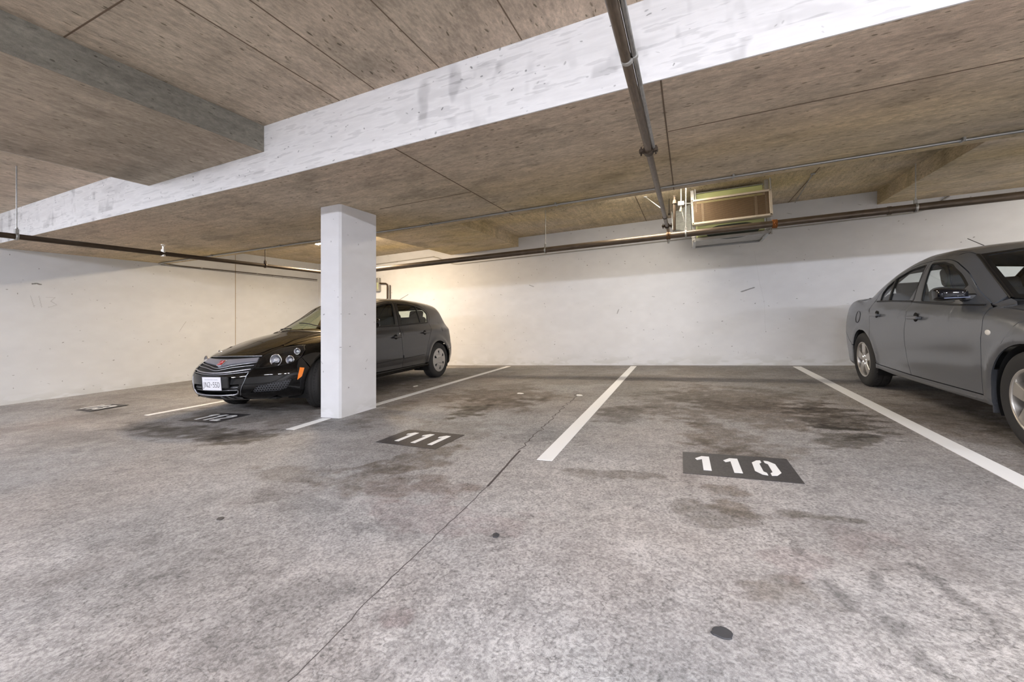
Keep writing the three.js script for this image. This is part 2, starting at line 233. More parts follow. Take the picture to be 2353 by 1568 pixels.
// ------------------------------------------------------------------ walls, ceiling, beam, column
struct('wall_back', metres(shear(box(-9.5, 9.2, -0.3, 3.2, -8.56, -8.31, 20, 4, 1))), M.backWall, 'white painted concrete back wall');
{
  const u = M.backWall.map; u.offset.set(9.3 / 14.4, 0);
  const g = shear(box(-9.55, -9.3, -0.3, 3.2, -8.56, 7.2, 1, 4, 10)); metres(g); const p = g.attributes.position, q = g.attributes.uv; for (let i = 0; i < p.count; i++) if (Math.abs(g.attributes.normal.getX(i)) > 0.7) { q.setX(i, -p.getZ(i) + 1); q.setY(i, p.getY(i) - SL * p.getX(i)); }
  const left = struct('wall_left', g, M.leftWall, 'cream white concrete side wall');
  mesh('wall_joint', deckBox(-9.302, -9.297, 0, 2.75, -6.063, -6.05), std({ color: 0xa39684, roughness: 0.9 }), left);
  const b = scene.getObjectByName('wall_back').geometry, bp = b.attributes.position, bu = b.attributes.uv; for (let i = 0; i < bp.count; i++) if (Math.abs(b.attributes.normal.getZ(i)) > 0.7) bu.setY(i, bp.getY(i) - SL * bp.getX(i));
}
struct('wall_right', deckBox(9, 9.25, -0.3, 3.2, -8.56, 7.2), M.plainWall, 'white concrete wall out of view on the right');
struct('wall_front', deckBox(-9.5, 9.2, -0.3, 3.2, 7, 7.25), M.plainWall, 'white concrete wall behind the viewer');
const CB = [0.82, 0.69, 0.52];
function ceilColour(x, y, z) {
  const a = fbm(x * 0.7, z * 0.8, 201, 3), b = fbm(x * 1.8, z * 5, 202, 4), t = fbm(x * 0.8 + 9, z * 1.6, 203, 3), q = fbm(x * 6, z * 9, 204, 3);
  let k = 0.9 + 0.34 * (a - 0.5) + 0.16 * (b - 0.5) + 0.16 * (q - 0.5); if (x > -5.21 && x < -3.43 && z > -2.49) k *= 0.67; // dropped band colour darkened to offset the strong lamp light on it
  const bl = 0.5 * sstep(0.58, 0.74, fbm(x * 3 + 3, z * 4, 205, 4)); k *= 1 - 0.45 * bl;
  const near = sstep(-4.8, -2.6, z); // the soffit is browner than the slab over the aisle
  return [CB[0] * k * (1 + 0.1 * (t - 0.5)), CB[1] * k, CB[2] * k * lerp(0.88 - 0.5 * (t - 0.5), 1.04, near)];
}
function slabPart(name, x0, x1, z0, z1, h, label, swap, step = 0.06, ends) {
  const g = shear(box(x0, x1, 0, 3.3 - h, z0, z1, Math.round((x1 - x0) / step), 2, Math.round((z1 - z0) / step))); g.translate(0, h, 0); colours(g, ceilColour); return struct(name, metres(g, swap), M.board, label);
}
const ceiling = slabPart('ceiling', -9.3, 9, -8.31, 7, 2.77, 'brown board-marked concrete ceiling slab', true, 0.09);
const beam = (() => {                                          // wide beam; its underside follows the slope a touch less on the far left
  const g = box(-9.3, 9, 2.29, 3.1, -4.76, -2.5, 300, 4, 40), p = g.attributes.position; for (let i = 0; i < p.count; i++) if (p.getY(i) < 2.3) p.setY(i, p.getY(i) + 0.0135 * Math.max(0, -3.4 - p.getX(i)));
  shear(g); colours(g, ceilColour); const m = struct('ceiling_beam', metres(g), M.board, 'wide brown concrete ceiling beam with a white painted front face');
  const f = box(-9.3, 9, 2.29, 2.77, -2.5, -2.488, 60, 1, 1), q = f.attributes.position; for (let i = 0; i < q.count; i++) if (q.getY(i) < 2.3) q.setY(i, q.getY(i) + 0.0135 * Math.max(0, -3.4 - q.getX(i)));
  const hh = []; for (let i = 0; i < q.count; i++) hh.push(q.getY(i)); shear(f); metres(f); for (let i = 0; i < q.count; i++) f.attributes.uv.setY(i, hh[i]);
  mesh('painted_face', f, M.face, m).userData.label = 'worn white painted beam face';
  const e = box(-9.3, 9, 2.286, 2.325, -2.488, -2.482, 60, 1, 1), ep = e.attributes.position; for (let i = 0; i < ep.count; i++) ep.setY(i, ep.getY(i) + 0.0135 * Math.max(0, -3.4 - ep.getX(i))); mesh('edge_strip', metres(shear(e)), M.face, m);
  return m;
})();
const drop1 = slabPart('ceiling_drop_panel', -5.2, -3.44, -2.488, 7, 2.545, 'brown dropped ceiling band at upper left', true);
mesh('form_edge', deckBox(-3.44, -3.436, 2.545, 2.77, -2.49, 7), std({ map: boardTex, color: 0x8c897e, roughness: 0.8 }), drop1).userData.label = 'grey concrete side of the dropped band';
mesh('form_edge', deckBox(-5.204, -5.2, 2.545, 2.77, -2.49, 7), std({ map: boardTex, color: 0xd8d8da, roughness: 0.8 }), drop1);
slabPart('ceiling_drop_panel_1', -5.1, -3.4, -8.31, -4.76, 2.575, 'brown dropped ceiling band above the hatchback', false);
slabPart('ceiling_drop_panel_2', 2.75, 5.2, -8.31, -4.76, 2.555, 'brown dropped ceiling band above the sedan', false);
{
  const jm = M.joint, fin = (x0, x1, z0, z1, h, parent) => mesh('form_joint', deckBox(x0, x1, h - 0.003, h + 0.002, z0, z1), jm, parent);
  for (const x of [-2.55, -2.2, -1.62]) fin(x - 0.003, x + 0.003, -2.48, 2, 2.77, ceiling);
  fin(-0.995, -0.988, -2.48, 2, 2.77, ceiling); fin(-3.43, 4, -1.222, -1.214, 2.77, ceiling); fin(0.6, 0.61, -2.48, 2, 2.77, ceiling);
  fin(-0.15, -0.142, -4.75, -2.5, 2.29, beam); fin(-0.138, 4.5, -3.225, -3.219, 2.29, beam); fin(-2.03, -2.023, -4.75, -2.5, 2.29, beam); fin(-3.2, -2.03, -3.7, -3.694, 2.29, beam);
  for (const x of [-0.75, 1.55]) fin(x, x + 0.01, -8.3, -4.77, 2.77, ceiling);
}
{
  const s = new THREE.Shape(), c = 0.02, a = 0.15, b = 0.285; s.moveTo(-a + c, -b); s.lineTo(a - c, -b); s.lineTo(a, -b + c); s.lineTo(a, b - c); s.lineTo(a - c, b); s.lineTo(-a + c, b); s.lineTo(-a, b - c); s.lineTo(-a, -b + c); s.closePath();
  const g = new THREE.ExtrudeGeometry(s, { depth: 2.34, bevelEnabled: false }); g.rotateX(-Math.PI / 2); g.computeVertexNormals(); metres(g);
  const m = struct('column', g, M.column, 'white painted square concrete column beside the hatchback'); m.position.set(-3.565, SL * -3.565 - 0.03, -3.617);
}

// ------------------------------------------------------------------ lamps
const tubeGlow = (c, i) => std({ color: 0xffffff, emissive: c, emissiveIntensity: i, roughness: 0.4 });
const whiteEnamel = std({ color: 0xe8e8e4, roughness: 0.4 });
function lamp(x, h, z, len, power, tint, glow, label) {
  const g = thing('fluorescent_lamp', label, 'lamp', x, h, z, 'fluorescent strip lamps'); g.rotation.z = TILT;
  mesh('housing', rbox(len + 0.04, 0.045, 0.11, 0.008, 0, 0.0225 + 0.03, 0), whiteEnamel, g);
  for (const s of [-1, 1]) { mesh('lamp_tube', cyl(0.013, [-len / 2 + 0.02, 0.008, s * 0.03], [len / 2 - 0.02, 0.008, s * 0.03], 12), tubeGlow(tint, glow), g); mesh('lamp_holder', rbox(0.018, 0.05, 0.1, 0.004, s * (len / 2 - 0.004), 0.012, 0), whiteEnamel, g); }
  for (const [y, z, rx, ry, k] of [[-0.009, 0, -Math.PI / 2, 0, 1], [0.006, -0.047, -0.15, 0, 0.48], [0.006, 0.047, 0.15, Math.PI, 0.48]]) {   // below and to both sides of the bare tubes
    const l = new THREE.RectAreaLight(tint, power * k, len - 0.04, k === 1 ? 0.06 : 0.026); l.position.set(0, y, z); l.rotation.order = 'YXZ'; l.rotation.set(k === 1 ? rx : 0.12, ry, 0); g.add(l);
  }
  return g;
}
[['far left', -8.1, 1.2], ['left of the dropped band', -6.1, 1.0], ['right of the dropped band', -2.3, 0.5], ['beside the overhead branch pipe', 0.5, 1.5], ['right', 3.3, 2.2], ['far right', 6, 2.2]].forEach(([w, x, k]) => lamp(x, 2.69, 1.9, 1.2, FRONT_LIGHT * k, FRONT_TINT, 3, 'white strip lamp over the aisle behind the viewer, ' + w));
lamp(-6.14, 2.65, -5.98, 1.2, BACK_LIGHT * 4.2, 0xffe6c4, 4, 'warm strip lamp in the ceiling bay above the hatchback, mostly behind the column');
lamp(-0.5, 2.69, -6.0, 1.2, BACK_LIGHT, BACK_TINT, 4, 'warm strip lamp hidden in the ceiling bay left of the heater');

lamp(6.3, 2.69, -5.6, 1.2, BACK_LIGHT * 3.2, 0xfff8ee, 4, 'added strip lamp in the ceiling bay beyond the sedan, unseen, brightening the right back wall');  // added unseen lamp that lifts the right part of the back wall

// ------------------------------------------------------------------ sprinkler pipes
// hangers are parts of the pipe they carry: rod, then clevis with its bolt
function hanger(parent, x, y, z, top, r, along, mat = M.galv) {
  const h = mesh('hanger', cyl(0.006, [x, y + r + 0.035, z], [x, top, z], 8), mat, parent), list = [];
  const t = new THREE.TorusGeometry(r + 0.004, 0.005, 6, 22); if (along === 'x') t.rotateY(Math.PI / 2); t.scale(along === 'x' ? 2.6 : 1, 1, along === 'x' ? 1 : 2.6); t.translate(0, 0, 0); t.scale(1, 1.05, 1); list.push(t.translate(x, y, z));
  list.push(rbox(0.03, 0.05, 0.03, 0.004, x, y + r + 0.022, z)); list.push(cyl(0.012, [x, y + r + 0.05, z], [x, y + r + 0.062, z], 6)); mesh('clevis', merge(list), mat, h); return h;
}
function couplingAt(parent, x, y, z, r, along, mat, name = 'coupling') {
  const list = [], d = along === 'x' ? [1, 0, 0] : along === 'z' ? [0, 0, 1] : [0, 1, 0], e = (k) => [x + d[0] * k, y + d[1] * k, z + d[2] * k];
  list.push(cyl(r + 0.012, e(-0.026), e(0.026), 20)); const n = along === 'z' ? [1, 0, 0] : [0, 0, 1];
  for (const s of [-1, 1]) { list.push(rbox(0.03, 0.026, 0.04, 0.005, x + n[0] * s * (r + 0.024), y, z + n[2] * s * (r + 0.024))); const b = [x + n[0] * s * (r + 0.026), y, z + n[2] * s * (r + 0.026)]; list.push(cyl(0.006, [b[0], b[1] - 0.03, b[2]], [b[0], b[1] + 0.03, b[2]], 8)); }
  return mesh(name, merge(list), mat, parent);
}
let mainPipe;
{ // main along the back wall
  const X0 = -6.25, X1 = 8.9, g = mainPipe = thing('sprinkler_main', 'long black steel sprinkler main crossing in front of the heater', 'pipe', X0, 2.045, -6.12), r = 0.043;
  mesh('pipe', cyl(r, [-0.03, 0, 0], [X1 - X0, SL * (X1 - X0), 0], 24), M.blackIron, g);
  for (const x of [-2.05, 2.37, 5.4]) hanger(g, x - X0, SL * (x - X0), 0, SL * (x - X0) + (x > 2 ? 0.5 : 0.715), r, 'x');
  couplingAt(g, 1.0 - X0, SL * (1.0 - X0), 0, r, 'x', M.rust).userData.label = 'rusty orange pipe coupling';
  couplingAt(g, -0.258 - X0, SL * (-0.258 - X0), 0, r - 0.004, 'x', M.rustDull, 'tee').userData.label = 'rusty tee';
  mesh('drain_plug', merge([cyl(0.016, [-0.258 - X0, SL * (-0.258 - X0) - r - 0.04, 0], [-0.258 - X0, SL * (-0.258 - X0) - r, 0], 10), cyl(0.012, [-0.258 - X0, SL * (-0.258 - X0) - r - 0.06, 0], [-0.258 - X0, SL * (-0.258 - X0) - r - 0.04, 0], 4)]), M.galv, g);
    mesh('reducer', cyl(r + 0.006, [2.12 - X0, SL * (2.12 - X0), 0], [2.15 - X0, SL * (2.15 - X0), 0], 20), M.blackIron, g);
}
{ // branch overhead towards the viewer, with the conduit strapped to it
  const x = -0.258, g = thing('sprinkler_branch_pipe', 'dark steel branch pipe running overhead across the beam', 'pipe', x, 2.105, -6.1), r = 0.023;
  mesh('pipe', cyl(r, [0, 0, 0.03], [0, 0, 7.9], 20), M.blackIron, g);
  for (const z of [-3.03, -5.72]) couplingAt(g, 0, 0, z + 6.1, r, 'z', M.darkIron);
  mesh('ring', cyl(r + 0.004, [0, 0, 0.9], [0, 0, 0.925], 18), M.darkIron, g);
  const c = mesh('conduit', cyl(0.012, [0.035, 0.008, 3.1], [0.035, 0.008, 7.9], 12), M.galv, g);
  mesh('strap', merge([cyl(r + 0.005, [0.004, 0.0, 4.185], [0.004, 0.0, 4.205], 20), cyl(0.017, [0.035, 0.008, 4.185], [0.035, 0.008, 4.205], 14)]), M.galvMatt, g).userData.label = 'pale band tying the conduit to the pipe';
  const h = mesh('hanger', cyl(0.005, [0.06, 0, 4.62], [0.06, 0.66, 4.62], 8), M.galv, g); mesh('nut', cyl(0.011, [0.06, 0.015, 4.62], [0.06, 0.03, 4.62], 6), M.galv, h);
  const k = mesh('hanger', cyl(0.005, [0.05, 0.02, 1.0], [0.05, 0.19, 1.0], 8), M.darkIron, g); mesh('nut', cyl(0.012, [0.05, 0.0, 1.0], [0.05, 0.02, 1.0], 6), M.darkIron, k);
}
{ // riser nipple with an upright sprinkler beside the branch
  const g = thing('sprinkler_riser', 'dark upright sprinkler riser beside the overhead branch pipe', 'pipe', -0.18, 2.08, -6.12);
  mesh('pipe', cyl(0.017, [0, 0.03, 0], [0, 0.42, 0], 14), M.darkIron, g); mesh('cap', cyl(0.03, [0, 0.4, 0], [0, 0.45, 0], 12, 0.02), M.darkIron, g); mesh('sprinkler_head', merge([cyl(0.012, [0, 0.45, 0], [0, 0.5, 0], 10), cyl(0.022, [0, 0.5, 0], [0, 0.504, 0], 14)]), M.darkIron, g);
}
{ // left branch
  const x = -6.3, y0 = 2.035, g = thing('sprinkler_side_pipe', 'dark brown sprinkler pipe running along the left side above the hatchback', 'pipe', x, y0, -6.1), r = 0.028;
  mesh('pipe', cyl(r, [0, 0, 0.06], [0, 0.02, 9.5], 18), M.darkIron, g);
  hanger(g, 0, 0.01, 4.21, 0.73, r, 'z'); hanger(g, 0, 0.003, 1.52, 0.26, r, 'z', M.darkIron); hanger(g, 0, 0.02, 6.6, 0.73, r, 'z');
  hanger(mainPipe, -0.035 + 6.25, SL * 6.215, 0, SL * 6.215 + 0.69, 0.043, 'x', M.galvMatt);
  const u = mesh('riser', cyl(0.017, [0, 0.02, 0.2], [0, 0.33, 0.2], 12), M.darkIron, g); mesh('cap', cyl(0.024, [0, 0.29, 0.2], [0, 0.36, 0.2], 12, 0.014), M.darkIron, u); mesh('tee', cyl(0.026, [0, 0, 0.2], [0, 0.06, 0.2], 12, 0.02), M.darkIron, u);
  const s = mesh('sprinkler_head', merge([cyl(0.026, [0.0, -0.03, 2.93], [0, 0.06, 2.93], 12), cyl(0.013, [0, 0.06, 2.93], [0, 0.1, 2.93], 10), cyl(0.028, [0, 0.117, 2.93], [0, 0.121, 2.93], 14)]), M.zinc, g);
  mesh('frame_arm', merge([tube([[0, 0.09, 2.93], [0.025, 0.1, 2.93], [0.02, 0.117, 2.93]], 0.004, 8, 6), tube([[0, 0.09, 2.93], [-0.025, 0.1, 2.93], [-0.02, 0.117, 2.93]], 0.004, 8, 6)]), M.zinc, s);
}
// ------------------------------------------------------------------ conduits
function strapRun(parent, pts, r, mat, straps, strapGeo) { mesh('tubing', tube(pts, r, pts.length * 12, 8, 0.05), mat, parent); for (const p of straps) mesh('strap', rbox(0.035, 0.012, 0.035, 0.003, ...p), M.galv, parent); }
{
  const g = thing('ceiling_conduit', 'grey conduit strapped under the rear edge of the beam', 'conduit', -9.2, 2.29, -4.56), y = (x) => SL * (x + 9.2) - 0.017 + 0.0135 * Math.max(0, -3.4 - x) , P = [];
  for (let x = -9.2; x <= 8.9; x += 0.6) P.push([x + 9.2, y(x), 0]);
  mesh('tubing', tube(P, 0.0125, 160, 8), M.galv, g); for (const x of [-7.6, -5.9, -4.6, -3.1, -1.4, 0.4, 2.06, 3.1, 4.9]) mesh('strap', rbox(0.02, 0.03, 0.07, 0.004, x + 9.2, y(x) + 0.004, 0.0), M.galv, g);
}
{
  const g = thing('wall_conduit', 'thin conduit along the back wall below the dropped ceiling bands', 'conduit', -5.3, 2.34, -8.295), y = (x, h) => SL * (x + 5.3) + h;
  const P = [[-5.6, 0.24], [-5.45, 0.2], [-5.05, 0.02], [-4.9, 0], [-2.5, 0], [0, 0.004], [2.2, 0.01], [3.2, 0.02], [3.38, 0.06], [3.6, 0.21]].map(([x, h]) => [x + 5.3, y(x, h), 0]);
  strapRun(g, P, 0.0105, M.galvMatt, [-3.4, -1.2, 1.9].map((x) => [x + 5.3, y(x, 0.004), 0.004]));
}
{
  const g = thing('upper_wall_conduit', 'thin conduit high on the back wall beside the column', 'conduit', -9.25, 2.56, -8.295), y = (x) => SL * (x + 9.25);
  strapRun(g, [[0, 0, 0], [1.5, y(-7.75), 0], [3.5, y(-5.75) + 0.02, 0], [3.7, y(-5.55) + 0.02, 0]], 0.011, M.galvMatt, [[2.6, y(-6.65), 0.004]]);
}
{
  const g = thing('side_wall_conduit', 'thin conduit pinned along the left wall under the beam edge', 'conduit', -9.285, 2.34, -8.25);
  strapRun(g, [[0, -0.01, 0], [0, 0, 1.5], [0, 0.015, 3.3], [0, 0.035, 3.62]], 0.009, M.darkIron, [[0, 0.005, 1.7], [0, 0.012, 2.9]]); mesh('cable', tube([[0.004, -0.045, 0], [0.004, -0.03, 1.5], [0.004, 0, 3.62]], 0.005, 30, 6), M.darkIron, g);
}
{ // small box on a bent conduit behind the column
  const g = thing('junction_box', 'grey box on a bent conduit on the back wall beside the column', 'electrical box', -7.2, 1.9, -8.25);
  mesh('enclosure', rbox(0.17, 0.34, 0.09, 0.012, -0.03, 0.14, 0), M.galvMatt, g); mesh('window', rbox(0.035, 0.17, 0.006, 0.002, 0.03, 0.1, 0.045), std({ color: 0xb7c39a, roughness: 0.3 }), g);
  mesh('cover', rbox(0.15, 0.1, 0.012, 0.004, -0.03, 0.24, 0.047), M.galv, g);
  mesh('conduit', tube([[0.05, 0.17, -0.01], [0.22, 0.16, -0.01], [0.27, 0.15, -0.01], [0.29, 0.1, -0.01], [0.29, -0.4, -0.01], [0.29, -1.6, -0.01]], 0.02, 50, 8, 0.1), M.darkIron, g);
  mesh('conduit', cyl(0.012, [0.36, 0.12, -0.02], [0.36, -1.6, -0.02], 8), M.darkIron, g);
}

// ------------------------------------------------------------------ car bodies: one closed surface F(x, y, z) = 0, panels cut out of it
// local axes: x to the car's left, y up, z to the nose, origin on the ground below the rear axle
function curve1(pts) {                                        // smooth monotone interpolation through [t, v] points
  const n = pts.length, t = pts.map((p) => p[0]), v = pts.map((p) => p[1]), d = [], m = [];
  for (let i = 0; i < n - 1; i++) d.push((v[i + 1] - v[i]) / (t[i + 1] - t[i]));
  for (let i = 0; i < n; i++) m.push(i === 0 ? d[0] : i === n - 1 ? d[n - 2] : d[i - 1] * d[i] <= 0 ? 0 : 2 * d[i - 1] * d[i] / (d[i - 1] + d[i]));
  return (x) => { if (x <= t[0]) return v[0] + m[0] * (x - t[0]); if (x >= t[n - 1]) return v[n - 1] + m[n - 1] * (x - t[n - 1]); let i = 0; while (x > t[i + 1]) i++; const h = t[i + 1] - t[i], s = (x - t[i]) / h, s2 = s * s, s3 = s2 * s; return v[i] * (2 * s3 - 3 * s2 + 1) + m[i] * h * (s3 - 2 * s2 + s) + v[i + 1] * (3 * s2 - 2 * s3) + m[i + 1] * h * (s3 - s2); };
}
const smax = (a, b, k) => { const h = Math.max(k - Math.abs(a - b), 0) / k; return Math.max(a, b) + h * h * k / 4; };
const smin = (a, b, k) => -smax(-a, -b, k);
function makeSurface(c) {
  const top = curve1(c.top), nose = curve1(c.nose), tail = curve1(c.tail), plan = curve1(c.plan), sect = curve1(c.section), roof = curve1(c.roof), gw = curve1(c.cabinPlan), e = 0.01;
  const slopeN = (f, t) => Math.sqrt(1 + ((f(t + e) - f(t - e)) / (2 * e)) ** 2);
  const F = (x, y, z) => {
    const ax = Math.abs(x), q = ax / 0.86;
    const dTop = (y - top(z) + c.crown * q * q) / slopeN(top, z);
    const dNose = (z - nose(y) + c.noseBow * Math.pow(q, 2.4)) / Math.min(slopeN(nose, y), 3);
    const dTail = (tail(y) - z + c.tailBow * Math.pow(q, 2.4)) / Math.min(slopeN(tail, y), 3);
    let w = plan(z) - sect(y) + c.sculpt(z, y);
    for (const zc of [0, c.wb]) { const r = Math.hypot(z - zc, y - c.axle) - c.flareR; if (y > 0.2) w += c.flare * Math.exp(-r * r / 0.0016); }
    const dSide = (ax - w) * 0.97;
    const low = smax(smax(smax(dTop, dSide, c.kShoulder), smax(dNose, dTail, 0.02), 0.12), c.floor - y, 0.06);
    const bow = z > 1.1 ? c.wsBow : -c.bwBow, zb = z + bow * (ax / 0.7) ** 2 * sstep(0, 0.6, Math.abs(z - 1.1));
    const dRoof = (y - roof(zb) + c.roofCrown * (ax / 0.6) ** 2) / slopeN(roof, zb);
    const dCab = (ax - gw(z) + c.tumble * (y - 0.95) + c.tumble2 * (y - 0.95) ** 2) * 0.92;
    const cab = smax(smax(dRoof, dCab, c.kRail), 0.85 - y, 0.02);
    return smin(low, cab, c.kBelt);
  };
  const normal = (p) => { const h = 0.004, [x, y, z] = p, n = [F(x + h, y, z) - F(x - h, y, z), F(x, y + h, z) - F(x, y - h, z), F(x, y, z + h) - F(x, y, z - h)], l = Math.hypot(...n) || 1; return n.map((v) => v / l); };
  function cast(o, d, far) {                                   // first point where the ray enters the body
    let best = 1e9, bt = 0, prev = F(...o); const at = (t) => [o[0] + d[0] * t, o[1] + d[1] * t, o[2] + d[2] * t];
    for (let t = 0.015; t < far; t += 0.015) { const f = F(...at(t)); if (f < 0) { let a = t - 0.015, b = t; for (let i = 0; i < 22; i++) { const m = (a + b) / 2; if (F(...at(m)) < 0) b = m; else a = m; } return at(b); } if (f < best) { best = f; bt = t; } prev = f; }
    let p = at(bt); for (let i = 0; i < 12; i++) { const f = F(...p), n = normal(p); p = [p[0] - n[0] * f, p[1] - n[1] * f, p[2] - n[2] * f]; } return p;
  }
  const proj = {
    side: ([z, y]) => cast([1.15, y, z], [-1, 0, 0], 1.15),
    top: ([x, z]) => cast([x, 1.65, z], [0, -1, 0], 1.5),
    front: ([x, y]) => cast([x, y, 3.75], [0, 0, -1], 2),
    rear: ([x, y]) => cast([x, y, -1.3], [0, 0, 1], 2),
  };
  function oblique(d) {                                        // look along -d: 3D point <-> plane coordinates
    const n = new THREE.Vector3(...d).normalize(), e1 = new THREE.Vector3(0, 1, 0).cross(n).normalize(), e2 = n.clone().cross(e1);
    return { to2: (p) => { const v = new THREE.Vector3(...p); return [v.dot(e1), v.dot(e2)]; }, how: ([a, b]) => { const o = e1.clone().multiplyScalar(a).add(e2.clone().multiplyScalar(b)).add(n.clone().multiplyScalar(n.z > 0 ? 4.2 : 2.4)); return cast(o.toArray(), n.clone().negate().toArray(), 4); } };
  }
  return { F, normal, cast, proj, oblique };
}
// ---- outlines
const spline2 = (pts, n = 10) => { const c = new THREE.CatmullRomCurve3(pts.map(([a, b]) => new THREE.Vector3(a, b, 0)), false, 'centripetal'); return c.getPoints(n * (pts.length - 1)).map((p) => [p.x, p.y]); };
const arc2 = (cx, cy, r, a0, a1, n = 24) => Array.from({ length: n + 1 }, (_, i) => { const a = lerp(a0, a1, i / n); return [cx + r * Math.cos(a), cy + r * Math.sin(a)]; });
function dense(poly, step) { const out = []; poly.forEach((p, i) => { const q = poly[(i + 1) % poly.length], l = Math.hypot(q[0] - p[0], q[1] - p[1]); if (l < 1e-5) return; const n = Math.max(1, Math.ceil(l / step)); for (let k = 0; k < n; k++) out.push([lerp(p[0], q[0], k / n), lerp(p[1], q[1], k / n)]); }); return out; }
function area2(p) { let a = 0; p.forEach((q, i) => { const r = p[(i + 1) % p.length]; a += q[0] * r[1] - r[0] * q[1]; }); return a / 2; }
function inset(poly, d) {
  const s = area2(poly) > 0 ? 1 : -1, n = poly.length;
  return poly.map((p, i) => { const a = poly[(i + n - 1) % n], b = poly[(i + 1) % n], u = [p[0] - a[0], p[1] - a[1]], v = [b[0] - p[0], b[1] - p[1]], lu = Math.hypot(...u) || 1, lv = Math.hypot(...v) || 1, n1 = [-u[1] / lu * s, u[0] / lu * s], n2 = [-v[1] / lv * s, v[0] / lv * s], m = [n1[0] + n2[0], n1[1] + n2[1]], k = d / Math.max(0.5, 1 + n1[0] * n2[0] + n1[1] * n2[1]); return [p[0] + m[0] * k, p[1] + m[1] * k]; });
}
function roundPoly(poly, r) { const n = poly.length, out = []; poly.forEach((p, i) => { const a = poly[(i + n - 1) % n], b = poly[(i + 1) % n], la = Math.hypot(a[0] - p[0], a[1] - p[1]), lb = Math.hypot(b[0] - p[0], b[1] - p[1]), ra = Math.min(r, la * 0.45) / la, rb = Math.min(r, lb * 0.45) / lb, A = [lerp(p[0], a[0], ra), lerp(p[1], a[1], ra)], B = [lerp(p[0], b[0], rb), lerp(p[1], b[1], rb)]; for (let k = 0; k <= 5; k++) { const t = k / 5; out.push([(1 - t) ** 2 * A[0] + 2 * t * (1 - t) * p[0] + t * t * B[0], (1 - t) ** 2 * A[1] + 2 * t * (1 - t) * p[1] + t * t * B[1]]); } }); return out; }
// ---- a panel: outline (with holes) laid on the surface, edges folded inwards
function panel(S, how, outline, o = {}) {
  const { holes = [], gap = 0.002, off = 0, fold = 0.012, step = 0.03, cell = 0.055, mirror = false } = o;
  const project = typeof how === 'function' ? how : S.proj[how];
  const outer = dense(inset(outline, gap), step), inner = holes.map((h) => dense(inset(h, -gap), step)), loops = [outer, ...inner];
  if (area2(outer) < 0) outer.reverse(); inner.forEach((h) => { if (area2(h) > 0) h.reverse(); });
  const V = (l) => l.map((p) => new THREE.Vector2(...p));
  let pts = loops.flat(), tri = THREE.ShapeUtils.triangulateShape(V(outer), inner.map(V));
  for (let pass = 0; pass < 7; pass++) {
    const mid = new Map(), next = []; let split = false;
    const cut = (a, b) => { const k = a < b ? a * 1e6 + b : b * 1e6 + a; if (mid.has(k)) return mid.get(k); const l = Math.hypot(pts[a][0] - pts[b][0], pts[a][1] - pts[b][1]); if (l < cell) { mid.set(k, -1); return -1; } pts.push([(pts[a][0] + pts[b][0]) / 2, (pts[a][1] + pts[b][1]) / 2]); mid.set(k, pts.length - 1); split = true; return pts.length - 1; };
    for (const [a, b, c] of tri) {
      const x = cut(a, b), y = cut(b, c), z = cut(c, a), n = (x >= 0) + (y >= 0) + (z >= 0);
      if (n === 0) next.push([a, b, c]);
      else if (n === 3) next.push([a, x, z], [x, b, y], [z, y, c], [x, y, z]);
      else if (n === 1) { if (x >= 0) next.push([a, x, c], [x, b, c]); else if (y >= 0) next.push([a, b, y], [a, y, c]); else next.push([a, b, z], [z, b, c]); }
      else { if (x < 0) next.push([a, b, y], [a, y, z], [z, y, c]); else if (y < 0) next.push([b, c, z], [b, z, x], [x, z, a]); else next.push([c, a, x], [c, x, y], [y, x, b]); }
    }
    tri = next; if (!split) break;
  }
  const P = pts.map((p) => project(p)), Nn = P.map((p) => S.normal(p)), Q = P.map((p, i) => p.map((v, k) => v + Nn[i][k] * off));
  const pos = [], nor = [], idx = []; Q.forEach((p, i) => { pos.push(...p); nor.push(...Nn[i]); });
  for (const [a, b, c] of tri) { const A = Q[a], B = Q[b], C = Q[c], u = B.map((v, i) => v - A[i]), w = C.map((v, i) => v - A[i]), n = [u[1] * w[2] - u[2] * w[1], u[2] * w[0] - u[0] * w[2], u[0] * w[1] - u[1] * w[0]]; const s = n[0] * Nn[a][0] + n[1] * Nn[a][1] + n[2] * Nn[a][2]; if (s >= 0) idx.push(a, b, c); else idx.push(a, c, b); }
  if (fold) { let k = 0; for (const l of loops) { for (let i = 0; i < l.length; i++) { const a = k + i, b = k + (i + 1) % l.length, A = Q[a], B = Q[b], e = pos.length / 3, d = B.map((v, j) => v - A[j]), n = [d[1] * Nn[a][2] - d[2] * Nn[a][1], d[2] * Nn[a][0] - d[0] * Nn[a][2], d[0] * Nn[a][1] - d[1] * Nn[a][0]], L = Math.hypot(...n) || 1; for (const [p, m, s] of [[A, Nn[a], 0], [B, Nn[b], 0], [A, Nn[a], fold], [B, Nn[b], fold]]) { pos.push(p[0] - m[0] * s, p[1] - m[1] * s, p[2] - m[2] * s); nor.push(n[0] / L, n[1] / L, n[2] / L); } idx.push(e, e + 2, e + 1, e + 1, e + 2, e + 3); } k += l.length; } }
  const g = new THREE.BufferGeometry(); g.setAttribute('position', new THREE.Float32BufferAttribute(pos, 3)); g.setAttribute('normal', new THREE.Float32BufferAttribute(nor, 3)); g.setIndex(idx);
  const u = new Float32Array(pos.length / 3 * 2); for (let i = 0; i < u.length / 2; i++) { u[2 * i] = pos[3 * i + 2]; u[2 * i + 1] = pos[3 * i + 1]; } g.setAttribute('uv', new THREE.BufferAttribute(u, 2));
  return mirror ? flipX(g) : g;
}
